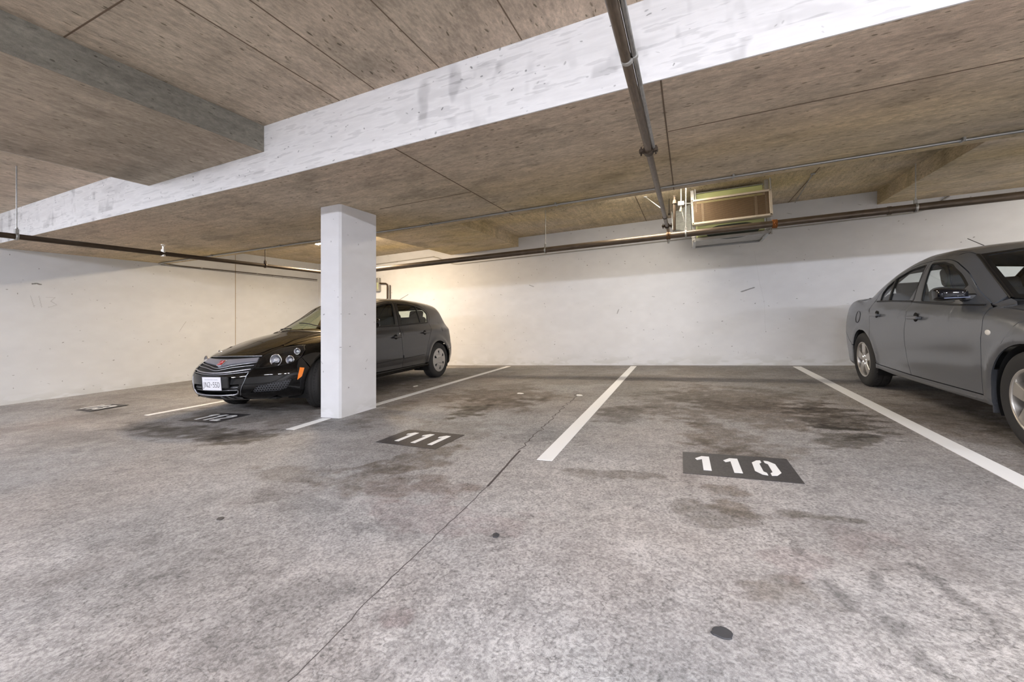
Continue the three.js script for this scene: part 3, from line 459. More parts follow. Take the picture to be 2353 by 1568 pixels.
function flipX(g0) { const g = g0.clone(), p = g.attributes.position, n = g.attributes.normal; for (let i = 0; i < p.count; i++) { p.setX(i, -p.getX(i)); n.setX(i, -n.getX(i)); } if (g.index) { const a = g.index.array.slice(); for (let i = 0; i < a.length; i += 3) { const t = a[i + 1]; a[i + 1] = a[i + 2]; a[i + 2] = t; } g.setIndex(Array.from(a)); } else { for (const k in g.attributes) { const A = g.attributes[k], s = A.itemSize, arr = A.array; for (let i = 0; i < A.count; i += 3) for (let j = 0; j < s; j++) { const t = arr[(i + 1) * s + j]; arr[(i + 1) * s + j] = arr[(i + 2) * s + j]; arr[(i + 2) * s + j] = t; } } } return g; }
// a bead that follows a line on the surface
function bead(S, how, line, r, off = 0, n = 60) { const pts = dense([...line], 0.04).slice(0, -1); const L = []; line.forEach((p, i) => { if (!i) return; const a = line[i - 1], l = Math.hypot(p[0] - a[0], p[1] - a[1]), m = Math.max(1, Math.ceil(l / 0.05)); for (let k = 0; k < m; k++) L.push([lerp(a[0], p[0], k / m), lerp(a[1], p[1], k / m)]); }); L.push(line[line.length - 1]); const W = L.map((p) => { const q = S.proj[how](p), m = S.normal(q); return new THREE.Vector3(q[0] + m[0] * off, q[1] + m[1] * off, q[2] + m[2] * off); }); return new THREE.TubeGeometry(new THREE.CatmullRomCurve3(W, false, 'centripetal'), Math.max(8, L.length * 2), r, 6); }

// ---- wheels
const rubber = std({ color: 0x2b2a29, roughness: 0.78 }), rubberDusty = std({ color: 0x45423e, roughness: 0.9 });
function tyreGeo(R, w, rim) { const h = w / 2, p = [[rim, -h * 0.82], [rim + 0.012, -h * 0.9], [rim + (R - rim) * 0.5, -h * 1.0], [R - 0.03, -h * 0.94], [R - 0.01, -h * 0.82], [R - 0.002, -h * 0.66]]; for (const g of [-0.42, 0, 0.42]) p.push([R, g * h - 0.005], [R - 0.008, g * h - 0.004], [R - 0.008, g * h + 0.004], [R, g * h + 0.005]); p.push([R - 0.002, h * 0.66], [R - 0.01, h * 0.82], [R - 0.03, h * 0.94], [rim + (R - rim) * 0.5, h * 1.0], [rim + 0.012, h * 0.9], [rim, h * 0.82]); const g = new THREE.LatheGeometry(p.map(([r, x]) => new THREE.Vector2(r, x)), 72); g.rotateZ(-Math.PI / 2); return g; }
function treadBlocks(R, w, n) { const list = []; for (let i = 0; i < n; i++) for (const s of [-1, 1]) { const b = new THREE.BoxGeometry(w * 0.17, 0.006, 0.016); b.rotateY(s * 0.45); b.translate(s * w * 0.235, R - 0.0015, 0); b.rotateX(i / n * Math.PI * 2 + (s > 0 ? 0.02 : 0)); list.push(b); } return merge(list); }
function wheel(parent, x, y, z, R, w, rim, out, dress, turn = 0) {  // out: +1 when the face looks to +x
  const g = new THREE.Group(); g.name = 'wheel'; g.position.set(x, y, z); g.rotation.y = turn; parent.add(g);
  mesh('tyre', tyreGeo(R, w, rim), rubber, g); mesh('tread', treadBlocks(R, w, 54), rubber, g).userData.kind = 'stuff'; dress(g, out, rim, w); return g;
}
function lathX(pts, seg = 48) { const g = new THREE.LatheGeometry(pts.map(([r, x]) => new THREE.Vector2(r, x)), seg); g.rotateZ(-Math.PI / 2); return g; }
function placeFace(g, out) { if (out < 0) g.rotateY(Math.PI); return g; }
const M2 = {
  glass: phys({ color: 0xf0f4f2, roughness: 0.02, transmission: 1, thickness: 0, ior: 1.5, specularIntensity: 1 }),
  tint: phys({ color: 0xdfe6e2, roughness: 0.02, transmission: 1, thickness: 0, ior: 1.5 }),
  screen: phys({ color: 0xb4bfa8, roughness: 0.02, transmission: 1, thickness: 0, ior: 1.5 }), silver: std({ color: 0xa9aab4, roughness: 0.35, metalness: 0.45 }),
  lens: phys({ color: 0xffffff, roughness: 0.02, transmission: 1, thickness: 0, ior: 1.5 }),
  trim: std({ color: 0x101112, roughness: 0.45 }), matt: std({ color: 0x17181a, roughness: 0.8 }), liner: std({ color: 0x0b0b0b, roughness: 0.95 }),
  chrome: std({ color: 0xe2e2e6, roughness: 0.1, metalness: 1 }), satin: std({ color: 0xbfc0c6, roughness: 0.28, metalness: 0.9 }), cloth: std({ color: 0x2b2b2c, roughness: 0.95 }), clothGrey: std({ color: 0x55565a, roughness: 0.95 }),
  amber: phys({ color: 0xff8a1c, roughness: 0.15, clearcoat: 1 }), red: phys({ color: 0x9a0f12, roughness: 0.15, clearcoat: 1 }), hub: std({ color: 0xb9b6b2, roughness: 0.4, metalness: 0.45 }), alloy: std({ color: 0xc5c1ba, roughness: 0.32, metalness: 0.75 }), brake: std({ color: 0x4a3a30, roughness: 0.6, metalness: 0.6 }),
};
// ---- cabin furniture, mirrored left and right
function seat(parent, x, z, y, m) {
  const g = new THREE.Group(); g.name = 'seat'; g.position.set(x, y, z); parent.add(g);
  mesh('cushion', rbox(0.5, 0.16, 0.5, 0.05, 0, 0.08, 0.1), m, g); const b = rbox(0.48, 0.6, 0.14, 0.06, 0, 0.3, 0); b.rotateX(-0.28); b.translate(0, 0.12, -0.16); mesh('backrest', b, m, g);
  const h = rbox(0.27, 0.19, 0.1, 0.045, 0, 0, 0); h.rotateX(-0.2); h.translate(0, 0.79, -0.34); mesh('headrest', h, m, g);
  mesh('headrest_post', merge([cyl(0.006, [-0.06, 0.6, -0.3], [-0.06, 0.74, -0.33], 8), cyl(0.006, [0.06, 0.6, -0.3], [0.06, 0.74, -0.33], 8)]), M2.satin, g); return g;
}
function bench(parent, z, y, m, w = 1.24) {
  const g = new THREE.Group(); g.name = 'rear_seat'; g.position.set(0, y, z); parent.add(g); mesh('cushion', rbox(w, 0.17, 0.48, 0.05, 0, 0.08, 0.1), m, g); const b = rbox(w, 0.6, 0.14, 0.06, 0, 0.3, 0); b.rotateX(-0.4); b.translate(0, 0.1, -0.14); mesh('backrest', b, m, g);
  for (const x of [-0.38, 0.38]) { const h = rbox(0.28, 0.16, 0.09, 0.04, 0, 0, 0); h.rotateX(-0.3); h.translate(x, 0.7, -0.42); mesh('headrest', h, m, g); } return g;
}
function dash(parent, z, y, side) {
  const d = rbox(1.3, 0.28, 0.42, 0.08, 0, y, z); mesh('dashboard', d, M2.matt, parent);
  const w = new THREE.TorusGeometry(0.18, 0.014, 8, 36); w.rotateX(-0.42); w.translate(side * 0.36, y + 0.1, z - 0.34); const sw = mesh('steering_wheel', w, M2.trim, parent); const hub = rbox(0.16, 0.12, 0.04, 0.015, 0, 0, 0); hub.rotateX(-0.42); hub.translate(side * 0.36, y + 0.1, z - 0.34); mesh('wheel_hub', merge([hub, cyl(0.03, [side * 0.36, y + 0.09, z - 0.32], [side * 0.36, y - 0.02, z - 0.02], 10)]), M2.trim, sw);
}

// ------------------------------------------------------------------ the black hatchback
const HC = {
  wb: 2.614, axle: 0.312, flareR: 0.39, flare: 0.014, floor: 0.19, crown: 0.075, noseBow: 0.40, tailBow: 0.17, kShoulder: 0.09, kRail: 0.1, kBelt: 0.035,
  wsBow: 0.2, bwBow: 0.12, roofCrown: 0.055, tumble: 0.3, tumble2: 0.3,
  top: [[-0.9, 0.86], [-0.72, 0.95], [-0.5, 1.0], [0, 1.015], [0.6, 1.0], [1.2, 0.975], [1.8, 0.955], [2.1, 0.962], [2.3, 0.95], [2.6, 0.9], [2.9, 0.83], [3.1, 0.77], [3.25, 0.71], [3.38, 0.63], [3.5, 0.5]],
  nose: [[0.12, 3.24], [0.2, 3.36], [0.27, 3.44], [0.36, 3.47], [0.46, 3.465], [0.52, 3.445], [0.58, 3.4], [0.64, 3.34], [0.7, 3.25], [0.76, 3.12], [0.85, 2.88]],
  tail: [[0.15, -0.62], [0.25, -0.7], [0.4, -0.745], [0.55, -0.745], [0.65, -0.73], [0.8, -0.72], [0.95, -0.7], [1.1, -0.66]],
  plan: [[-0.9, 0.74], [-0.6, 0.82], [-0.3, 0.862], [0.3, 0.874], [1.3, 0.878], [2.2, 0.876], [2.7, 0.868], [3.0, 0.84], [3.3, 0.775], [3.55, 0.69]],
  section: [[0.1, 0.13], [0.19, 0.05], [0.26, 0.022], [0.34, 0.012], [0.5, 0], [0.66, 0], [0.78, 0.012], [0.88, 0.035], [0.97, 0.065], [1.05, 0.1]],
  roof: [[-0.9, 0.72], [-0.74, 0.97], [-0.6, 1.2], [-0.52, 1.325], [-0.42, 1.372], [-0.2, 1.405], [0.2, 1.44], [0.6, 1.458], [1.0, 1.452], [1.3, 1.415], [1.55, 1.335], [1.9, 1.17], [2.25, 1.005], [2.45, 0.91], [2.7, 0.79]],
  cabinPlan: [[-0.7, 0.7], [-0.3, 0.765], [0.3, 0.8], [1.2, 0.815], [1.9, 0.81], [2.4, 0.78]],
  sculpt: (z, y) => 0.006 * sstep(0.62, 0.55, y) * sstep(0.3, 0.4, y) + 0.01 * Math.exp(-(((y - 0.865) / 0.03) ** 2)) * sstep(3.1, 2.5, z),
};
const HS = makeSurface(HC);
function FRONT_END(car, S, add, both, paint, edge, hoodEdge3, hoodFront3, sym) {
  const fr = (x, y) => S.proj.front([x, y]), sd = (z, y) => S.proj.side([z, y]), ob = S.oblique([0.55, 0.18, 0.8]), to2 = (l) => l.map(ob.to2);
  const mirrorIf = (g, m) => (m ? flipX(g) : g);
  // middle of the bumper with the lower air intake
  const intake = roundPoly([[-0.375, 0.392], [0.375, 0.392], [0.335, 0.3], [0.15, 0.283], [-0.15, 0.283], [-0.335, 0.3]], 0.02);
  const mask = sym([[0, 0.492], [0.25, 0.5], [0.45, 0.515], [0.43, 0.437], [0.36, 0.27], [0.335, 0.2]]);
  const bumper = add('front_bumper', panel(S, 'front', mask, { holes: [intake], gap: 0.0015, fold: 0.03, step: 0.025 }), paint);
  add('intake_back', panel(S, 'front', inset(intake, -0.02), { gap: 0, off: -0.05, fold: 0 }), M2.liner, bumper);
  for (const y of [0.318, 0.345, 0.37]) add('intake_slat', bead(S, 'front', [[-0.36, y], [0, y - 0.006], [0.36, y]], 0.007, -0.022), M2.trim, bumper);
  for (const y of [0.327, 0.36]) add('intake_trim', bead(S, 'front', [[-0.35, y], [0, y - 0.006], [0.35, y]], 0.0025, -0.014), M2.satin, bumper);
  add('lower_chrome', bead(S, 'front', spline2([[-0.36, 0.33], [-0.335, 0.29], [-0.15, 0.272], [0, 0.27], [0.15, 0.272], [0.335, 0.29], [0.36, 0.33]], 5), 0.008, 0.002), M2.satin, bumper).userData.label = 'bright lower intake trim';
  both((s, m) => add('edge_trim', mirrorIf(bead(S, 'front', [[0.448, 0.515], [0.43, 0.437], [0.36, 0.27]], 0.003, 0.001), m), M2.satin, bumper));
  add('air_dam', panel(S, 'front', sym([[0, 0.197], [0.33, 0.197], [0.5, 0.196], [0.5, 0.16], [0.33, 0.15], [0, 0.15]]), { gap: 0, off: -0.06, fold: 0.02 }), M2.liner, bumper);
  // grille between the bonnet and the bumper
  const gr = sym([[0, 0.694], [0.2, 0.692], [0.43, 0.69], [0.475, 0.6], [0.452, 0.52], [0.25, 0.503], [0, 0.495]]);
  const grille = add('grille', panel(S, 'front', gr, { gap: 0.002, off: -0.012, fold: 0.03 }), M2.trim);
  add('grille_bar', panel(S, 'front', sym([[0, 0.656], [0.2, 0.66], [0.415, 0.668], [0.445, 0.632], [0.25, 0.618], [0.09, 0.602], [0, 0.575]]), { gap: 0, off: 0.004, fold: 0.02 }), M2.silver, grille).userData.label = 'wide bright bar carrying the emblem';
  for (const [a, b, c] of [[0.575, 0.592, 0.618], [0.552, 0.568, 0.588]]) add('grille_slat', bead(S, 'front', spline2([[-0.455, c], [-0.2, b], [0, a - 0.01], [0.2, b], [0.455, c]], 6), 0.0045, 0.004), M2.satin, grille);
  add('grille_chrome', bead(S, 'front', spline2([[-0.455, 0.55], [-0.2, 0.525], [0, 0.517], [0.2, 0.525], [0.455, 0.55]], 6), 0.009, 0.002), M2.satin, grille);
  add('grille_chrome', bead(S, 'front', spline2([[-0.45, 0.524], [-0.2, 0.506], [0, 0.498], [0.2, 0.506], [0.45, 0.524]], 6), 0.004, 0.003), M2.satin, grille);
  add('hood_trim', bead(S, 'front', spline2([[-0.42, 0.684], [0, 0.69], [0.42, 0.684]], 6), 0.004, 0.0), M2.satin, grille);
  { // emblem: bright rounded badge with a red field crossed by two pale bands
    const p = fr(0, 0.612), n = S.normal(p), t = Math.asin(n[1]), put = (g) => { g.rotateX(-t); g.translate(p[0] + n[0] * 0.012, p[1] + n[1] * 0.012, p[2] + n[2] * 0.012); return g; };
    const e = add('emblem', put(rbox(0.084, 0.084, 0.018, 0.008)), M2.chrome, grille); add('emblem_field', put(rbox(0.066, 0.066, 0.004, 0.0018, 0, 0, 0.009)), std({ color: 0xc01722, roughness: 0.35 }), e);
    const band = (pts, r) => put(tube(pts, r, 20, 6, 0.5)); add('emblem_band', merge([band([[-0.03, -0.026, 0.011], [-0.012, 0.0, 0.012], [0.002, 0.014, 0.012], [0.022, 0.03, 0.011]], 0.0035), band([[-0.004, -0.03, 0.011], [0.002, -0.012, 0.012], [0.014, 0.004, 0.012], [0.03, 0.012, 0.011]], 0.003)]), M2.chrome, e);
  }
  { // licence plate on a black bracket
    const w = 0.305, h = 0.15, c = document.createElement('canvas'); c.width = 1024; c.height = 512; const x = c.getContext('2d'); x.fillStyle = '#e9e9ee'; x.fillRect(0, 0, 1024, 512); x.strokeStyle = '#c9cad6'; x.lineWidth = 10; x.strokeRect(8, 8, 1008, 496);
    x.fillStyle = '#8f93ad'; x.textAlign = 'center'; x.font = 'bold 54px serif'; x.fillText('Beautiful British Columbia', 512, 112, 800);
    x.fillStyle = '#20222c'; x.font = '285px sans-serif'; x.fillText('JN2', 250, 398, 400); x.fillText('55D', 770, 398, 400); x.fillRect(468, 286, 70, 14); x.fillRect(475, 308, 56, 10);
    const t = new THREE.CanvasTexture(c); t.colorSpace = THREE.SRGBColorSpace; t.magFilter = THREE.LinearFilter;
    const p = fr(0.012, 0.405), place = (g) => { g.rotateX(0.05); g.translate(0.012, 0.405, p[2] + 0.004); return g; };
    const b = add('plate_bracket', place(rbox(0.44, 0.13, 0.03, 0.01, 0.03, 0.012, -0.02)), M2.trim, bumper);
    const g = new THREE.PlaneGeometry(w - 0.004, h - 0.004); g.translate(0, 0, 0.0032); const pl = add('licence_plate', place(rbox(w, h, 0.005, 0.002)), std({ color: 0xe4e4ea, roughness: 0.4 }), b); pl.userData.label = 'white licence plate reading JN2-55D'; add('plate_print', place(g), std({ map: t, roughness: 0.4 }), pl);
  }
  const lampPts = [fr(0.481, 0.558), fr(0.455, 0.62), fr(0.432, 0.69), S.proj.top([0.448, 3.04]), S.proj.top([0.478, 2.95]), S.proj.top([0.53, 2.89]), S.proj.top([0.6, 2.825]), S.proj.top([0.668, 2.775]), sd(2.82, 0.762), sd(2.86, 0.73), sd(2.965, 0.648), sd(3.02, 0.615), fr(0.762, 0.586), fr(0.656, 0.565), fr(0.56, 0.555)];
  const lampOut = to2(lampPts), cornerPts = [fr(0.47, 0.54), fr(0.452, 0.515), fr(0.43, 0.437), fr(0.36, 0.27), fr(0.335, 0.2), fr(0.45, 0.197), fr(0.56, 0.196), fr(0.66, 0.196), sd(3.08, 0.2), sd(2.95, 0.205), ...arc2(2.614, 0.312, 0.352, -0.25, 0.6, 12).map(([z, y]) => sd(z, y)), sd(2.95, 0.6), sd(2.965, 0.645), sd(3.02, 0.615), fr(0.762, 0.586), fr(0.656, 0.565), fr(0.56, 0.555), fr(0.481, 0.558)];
  const fogOut = to2([fr(0.475, 0.297), fr(0.545, 0.365), fr(0.68, 0.395), fr(0.795, 0.413), fr(0.755, 0.31), fr(0.67, 0.284)]), corner = to2(cornerPts);
  both((s, m) => {
    const cb = add('bumper_corner', panel(S, ob.how, corner, { holes: [fogOut], gap: 0.0015, fold: 0.025, mirror: m, step: 0.025 }), paint, bumper);
    add('fog_recess', panel(S, ob.how, fogOut, { gap: -0.004, off: -0.014, fold: 0, mirror: m }), M2.trim, cb);
    const rings = [], r = 0.0155, inside = (q, poly) => { let c = false; for (let i = 0, j = poly.length - 1; i < poly.length; j = i++) if ((poly[i][1] > q[1]) !== (poly[j][1] > q[1]) && q[0] < (poly[j][0] - poly[i][0]) * (q[1] - poly[i][1]) / (poly[j][1] - poly[i][1]) + poly[i][0]) c = !c; return c; };
    const xs = fogOut.map((q) => q[0]), ys = fogOut.map((q) => q[1]);
    for (let j = 0, y = Math.min(...ys); y < Math.max(...ys); y += r * 1.5, j++) for (let x = Math.min(...xs) + (j % 2) * r * 0.87; x < Math.max(...xs); x += r * 1.73) if (inside([x, y], inset(fogOut, 0.003))) { const p = ob.how([x, y]), n = new THREE.Vector3(...S.normal(p)), g = new THREE.TorusGeometry(r * 0.88, 0.0024, 4, 6); g.rotateZ(Math.PI / 6); g.applyQuaternion(new THREE.Quaternion().setFromUnitVectors(new THREE.Vector3(0, 0, 1), n)); g.translate(p[0] - n.x * 0.008, p[1] - n.y * 0.008, p[2] - n.z * 0.008); rings.push(g); }
    add('fog_mesh', mirrorIf(merge(rings), m), std({ color: 0x5c5d62, roughness: 0.35, metalness: 0.3 }), cb).userData.kind = 'stuff';
    add('side_marker', panel(S, 'side', [[3.02, 0.535], [2.975, 0.525], [2.995, 0.475], [3.01, 0.43], [3.055, 0.395], [3.045, 0.46]], { gap: 0.001, off: 0.003, fold: 0.008, mirror: m }), M2.amber, cb);
    const hl = add('headlight', panel(S, ob.how, inset(lampOut, -0.004), { gap: 0, off: -0.06, fold: 0, mirror: m }), std({ color: 0x0c0c0d, roughness: 0.25 }));
    add('lamp_bezel', panel(S, ob.how, lampOut, { holes: [inset(lampOut, 0.008)], gap: 0.001, off: 0, fold: 0.06, mirror: m, step: 0.02 }), M2.trim, hl);
    for (const [x, y, z, q] of [[0.609, 0.64, 3.165, 0.066], [0.728, 0.634, 3.08, 0.047], [0.69, 0.722, 2.943, 0.036]]) {
      const d = new THREE.Vector3(0.3, 0.05, 0.95).normalize(), quat = new THREE.Quaternion().setFromUnitVectors(new THREE.Vector3(0, 0, 1), d), c = [x - 0.018, y - 0.012, z - 0.045], put = (g) => { g.applyQuaternion(quat); g.translate(...c); return mirrorIf(g, m); };
      const cup = new THREE.LatheGeometry([[q * 0.55, -0.02], [q * 0.8, 0], [q, 0.016]].map((v) => new THREE.Vector2(...v)), 28); cup.rotateX(Math.PI / 2); const u = add('reflector', put(cup), M2.satin, hl);
      const ring = new THREE.TorusGeometry(q, 0.0045, 8, 32); ring.translate(0, 0, 0.016); const bulb = new THREE.SphereGeometry(q * 0.5, 18, 12); bulb.translate(0, 0, -0.002); add('lamp_ring', put(ring), M2.chrome, u); add('bulb', put(bulb), phys({ color: 0xe8ecf2, roughness: 0.05, metalness: 0.6, clearcoat: 1 }), u);
    }
    add('lens', panel(S, ob.how, lampOut, { gap: 0.003, off: 0.001, fold: 0, mirror: m }), M2.lens, hl);
  });
}
{
  const blackPaint = phys({ color: 0x050506, roughness: 0.5, specularIntensity: 0.0, clearcoat: 1, clearcoatRoughness: 0.02 }), reflectPaint = phys({ color: 0x262628, roughness: 0.45, specularIntensity: 0.5, clearcoat: 1, clearcoatRoughness: 0.05 });  // second paint: black lightened, pale wall reflections put into the colour
  const car = thing('hatchback', 'black five-door hatchback parked nose out behind the column', 'car', -5.045, 0, -6.40); car.rotation.set(0, 0.042, TILT, 'ZYX');
  const S = HS, A = 0.312, WB = 2.614, AR = 0.352;
  const add = (name, g, m, parent = car, label) => { const o = mesh(name, g, m, parent); if (label) o.userData.label = label; return o; };
  const both = (fn) => [1, -1].map((s) => fn(s, s < 0));
  const edge = (pts3) => pts3.map((p) => [p[2], p[1]]);
  // hood, roof, glass seen from above: [x, z]
  const hoodEdge = [[0.70, 2.2], [0.615, 2.53], [0.53, 2.756], [0.478, 2.95], [0.448, 3.04], [0.425, 3.165]];
  const hoodSide = spline2(hoodEdge, 6), cowl = [[0.70, 2.2], [0.6, 2.27], [0.35, 2.36], [0, 2.39]], cowlLine = spline2(cowl, 6), noseLine = spline2([[0.425, 3.165], [0.3, 3.2], [0.15, 3.222], [0, 3.228]], 5);
  const sym = (half) => [...half, ...half.slice().reverse().map(([x, z]) => [-x, z]).filter(([x]) => Math.abs(x) > 1e-6)];
  const hoodPoly = sym([...cowlLine.slice().reverse(), ...hoodSide.slice(1), ...noseLine.slice(1)]);
  const hood = add('hood', panel(S, 'top', hoodPoly, { gap: 0.0025 }), blackPaint);
  // windscreen and roof
  const wsSide = spline2([[0.72, 2.19], [0.655, 1.85], [0.6, 1.55], [0.555, 1.33]], 8), wsTop = spline2([[0.555, 1.33], [0.3, 1.37], [0, 1.385]], 6), wsLow = spline2([[0, 2.375], [0.35, 2.345], [0.6, 2.26], [0.72, 2.19]], 6);
  const wsPoly = sym([...wsLow, ...wsSide.slice(1), ...wsTop.slice(1)]);
  const ws = add('windshield', panel(S, 'top', wsPoly, { gap: 0.02, fold: 0, off: -0.003 }), M2.screen);
  add('windshield_seal', panel(S, 'top', wsPoly, { holes: [inset(wsPoly, 0.035)], gap: 0.001, off: 0, fold: 0.01, step: 0.05 }), M2.trim, ws);
  for (const s of [1, -1]) add('pillar_trim', bead(S, 'top', wsSide.map(([x, z]) => [s * x, z]), 0.014, -0.006), M2.trim, ws);
  add('wiper', bead(S, 'top', [[0.55, 2.22], [0.2, 2.2], [-0.12, 2.14]], 0.007, 0.014), M2.matt, ws); add('wiper', bead(S, 'top', [[-0.1, 2.3], [-0.28, 2.25], [-0.46, 2.16]], 0.007, 0.014), M2.matt, ws);
  const roofSide = spline2([[0.55, 1.33], [0.545, 1.0], [0.54, 0.5], [0.53, 0.0], [0.51, -0.3], [0.49, -0.46]], 8), roofEnd = spline2([[0.49, -0.46], [0.3, -0.5], [0, -0.515]], 5);
  const roofPoly = sym([...wsTop.slice().reverse(), ...roofSide.slice(1), ...roofEnd.slice(1)]);
  const roof = add('roof', panel(S, 'top', roofPoly, { gap: 0.0015 }), reflectPaint);
  // side outlines [z, y]
  const wsEdge3 = wsSide.map((p) => S.proj.top(p)), roofEdge3 = roofSide.map((p) => S.proj.top(p)), hoodEdge3 = hoodSide.map((p) => S.proj.top(p)), hoodFront3 = noseLine.map((p) => S.proj.top(p));
  const doorTop = spline2([[2.13, 0.985], [1.95, 1.07], [1.7, 1.205], [1.45, 1.305], [1.2, 1.353], [0.9, 1.37], [0.6, 1.36], [0.35, 1.322], [0.15, 1.25], [0.07, 1.15], [0.17, 0.985]], 8);
  const cutAt = (z) => doorTop.findIndex((p) => p[0] <= z);
  const iB = cutAt(0.98);
  const rearEdge = spline2([[0.17, 0.985], [0.175, 0.91], [0.285, 0.76], [0.394, 0.577], [0.48, 0.36], [0.52, 0.305]], 6), bLine = [[1.12, 0.305], [1.115, 0.8], [1.1, 0.98], [1.04, 1.2], [0.98, 1.366]];
  const frontEdge = spline2([[2.13, 0.985], [2.15, 0.9], [2.13, 0.75], [2.07, 0.55], [2.05, 0.305]], 6);
  const rearDoorPoly = [...bLine, ...doorTop.slice(iB + 1), ...rearEdge.slice(1)];
  const frontDoorPoly = [...frontEdge.slice().reverse(), ...doorTop.slice(1, iB), ...bLine.slice().reverse()];
  const rearGlass = roundPoly([[1.03, 0.99], [0.97, 1.2], [0.93, 1.325], [0.6, 1.318], [0.39, 1.285], [0.215, 1.235], [0.135, 1.16], [0.235, 1.012]], 0.03);
  const frontGlass = roundPoly([[1.19, 0.985], [1.12, 1.2], [1.055, 1.325], [1.2, 1.315], [1.45, 1.262], [1.7, 1.155], [1.9, 1.045], [1.93, 0.985]], 0.03);
  const gap = 0.003;
  const arch = (z) => [z + AR, z - AR];
  both((s, m) => {
    const side = { mirror: m, gap };
    const fd = add('front_door', panel(S, 'side', frontDoorPoly, { ...side, holes: [frontGlass] }), s > 0 ? reflectPaint : blackPaint);
    add('side_window', panel(S, 'side', frontGlass, { mirror: m, gap: -0.006, off: -0.008, fold: 0 }), M2.glass, fd);
    const rd = add('rear_door', panel(S, 'side', rearDoorPoly, { ...side, holes: [rearGlass] }), s > 0 ? reflectPaint : blackPaint);
    add('side_window', panel(S, 'side', rearGlass, { mirror: m, gap: -0.006, off: -0.008, fold: 0 }), M2.tint, rd);
    const flip = (g) => m ? flipX(g) : g;
    add('window_divider', flip(bead(S, 'side', [[0.45, 1.0], [0.412, 1.29]], 0.011, -0.006)), M2.trim, rd);
    add('window_seal', panel(S, 'side', inset(rearGlass, -0.02), { mirror: m, holes: [rearGlass], gap: 0, off: 0.002, fold: 0.006, step: 0.05 }), M2.trim, rd);
    add('window_seal', panel(S, 'side', inset(frontGlass, -0.02), { mirror: m, holes: [frontGlass], gap: 0, off: 0.002, fold: 0.006, step: 0.05 }), M2.trim, fd);
    add('pillar_cover', panel(S, 'side', [[1.095, 0.985], [1.035, 1.2], [0.99, 1.345], [0.95, 1.345], [0.99, 1.2], [1.05, 0.985]], { mirror: m, gap: 0, off: 0.003, fold: 0.004 }), M2.trim, rd);
    add('belt_moulding', flip(bead(S, 'side', [[0.2, 1.0], [0.6, 0.99], [1.08, 0.968]], 0.009, 0.002)), M2.trim, rd); add('belt_moulding', flip(bead(S, 'side', [[1.11, 0.967], [1.5, 0.962], [2.0, 0.958]], 0.009, 0.002)), M2.trim, fd);
    for (const [d, z0, z1, y] of [[fd, 1.14, 2.03, 0.442], [rd, 0.5, 1.1, 0.452]]) add('rub_strip', panel(S, 'side', [[z0, y + 0.012], [z1, y - 0.002], [z1, y + 0.046], [z0, y + 0.056]], { mirror: m, gap: 0, off: 0.009, fold: 0.01 }), s > 0 ? reflectPaint : blackPaint, d), add('strip_shadow', flip(bead(S, 'side', [[z0 + 0.01, y + 0.008], [z1 - 0.01, y - 0.006]], 0.006, 0.003)), M2.trim, d);  // dark bead drawn as the shadow line below the rub strip
    for (const [d, z, y] of [[fd, 1.25, 0.79], [rd, 0.425, 0.826]]) {   // handle over a dished recess
      const P = S.proj.side([z, y]), cup = new THREE.SphereGeometry(0.045, 20, 10); cup.scale(0.18, 1, 1); cup.translate(P[0] + 0.0, P[1], P[2] + 0.01); const hb = rbox(0.02, 0.026, 0.19, 0.009, P[0] + 0.032, P[1] + 0.004, P[2] - 0.005);
      const h = add('door_handle', flip(merge([hb, rbox(0.034, 0.022, 0.03, 0.008, P[0] + 0.016, P[1] + 0.004, P[2] + 0.08), rbox(0.034, 0.022, 0.03, 0.008, P[0] + 0.016, P[1] + 0.004, P[2] - 0.09)])), reflectPaint, d); add('handle_recess', flip(cup), M2.liner, h);
    }
    // quarter panel with the rear arch, tail lamp, C pillar up to the roof
    const q = [...rearEdge.slice().reverse(), ...doorTop.slice(iB + 1).reverse().slice(1), ...doorTop.slice(0, iB + 1).reverse(), ...edge(wsEdge3).slice(1), ...edge(roofEdge3).slice(1), [-0.56, 1.2], [-0.66, 1.03], [-0.7, 0.96], [-0.62, 0.7], [-0.58, 0.56], [-0.48, 0.5], ...arc2(0, A, AR, 2.58, 0.02, 26).map((p) => p), [0.5, 0.305]];
    add('quarter_panel', panel(S, 'side', q, { mirror: m, gap: 0.002 }), s > 0 ? reflectPaint : blackPaint);
    add('rear_bumper_corner', panel(S, 'side', [[-0.33, 0.2], [-0.36, 0.32], ...arc2(0, A, AR, 3.1, 2.6, 6), [-0.48, 0.5], [-0.58, 0.56], [-0.72, 0.57], [-0.735, 0.4], [-0.69, 0.24], [-0.6, 0.2]], { mirror: m, gap: 0.0025 }), blackPaint);
    add('tail_lamp', panel(S, 'side', spline2([[-0.63, 0.72], [-0.62, 0.86], [-0.66, 0.99], [-0.7, 0.97], [-0.715, 0.8], [-0.7, 0.7], [-0.63, 0.72]], 5).slice(0, -1), { mirror: m, gap: 0.001, off: 0.006, fold: 0.02 }), M2.red);
    // front fender: A pillar foot, hood edge, headlamp, arch
    const f = [...frontEdge, [2.06, 0.27], ...arc2(WB, A, AR, Math.PI - 0.02, 0.6, 26), [2.95, 0.6], [2.965, 0.645], [2.845, 0.746], [2.784, 0.784], [2.86, 0.79], ...edge(hoodEdge3.slice().reverse()).filter((p) => p[0] < 2.84), edge(wsEdge3)[0]];
    add('front_fender', panel(S, 'side', f, { mirror: m, gap: 0.0025 }), blackPaint);
    add('sill', panel(S, 'side', [[0.36, 0.3], [2.06, 0.3], [2.265, 0.275], [2.265, 0.235], [0.34, 0.25], [0.335, 0.275]], { mirror: m, gap: 0.001, fold: 0.05 }), blackPaint);
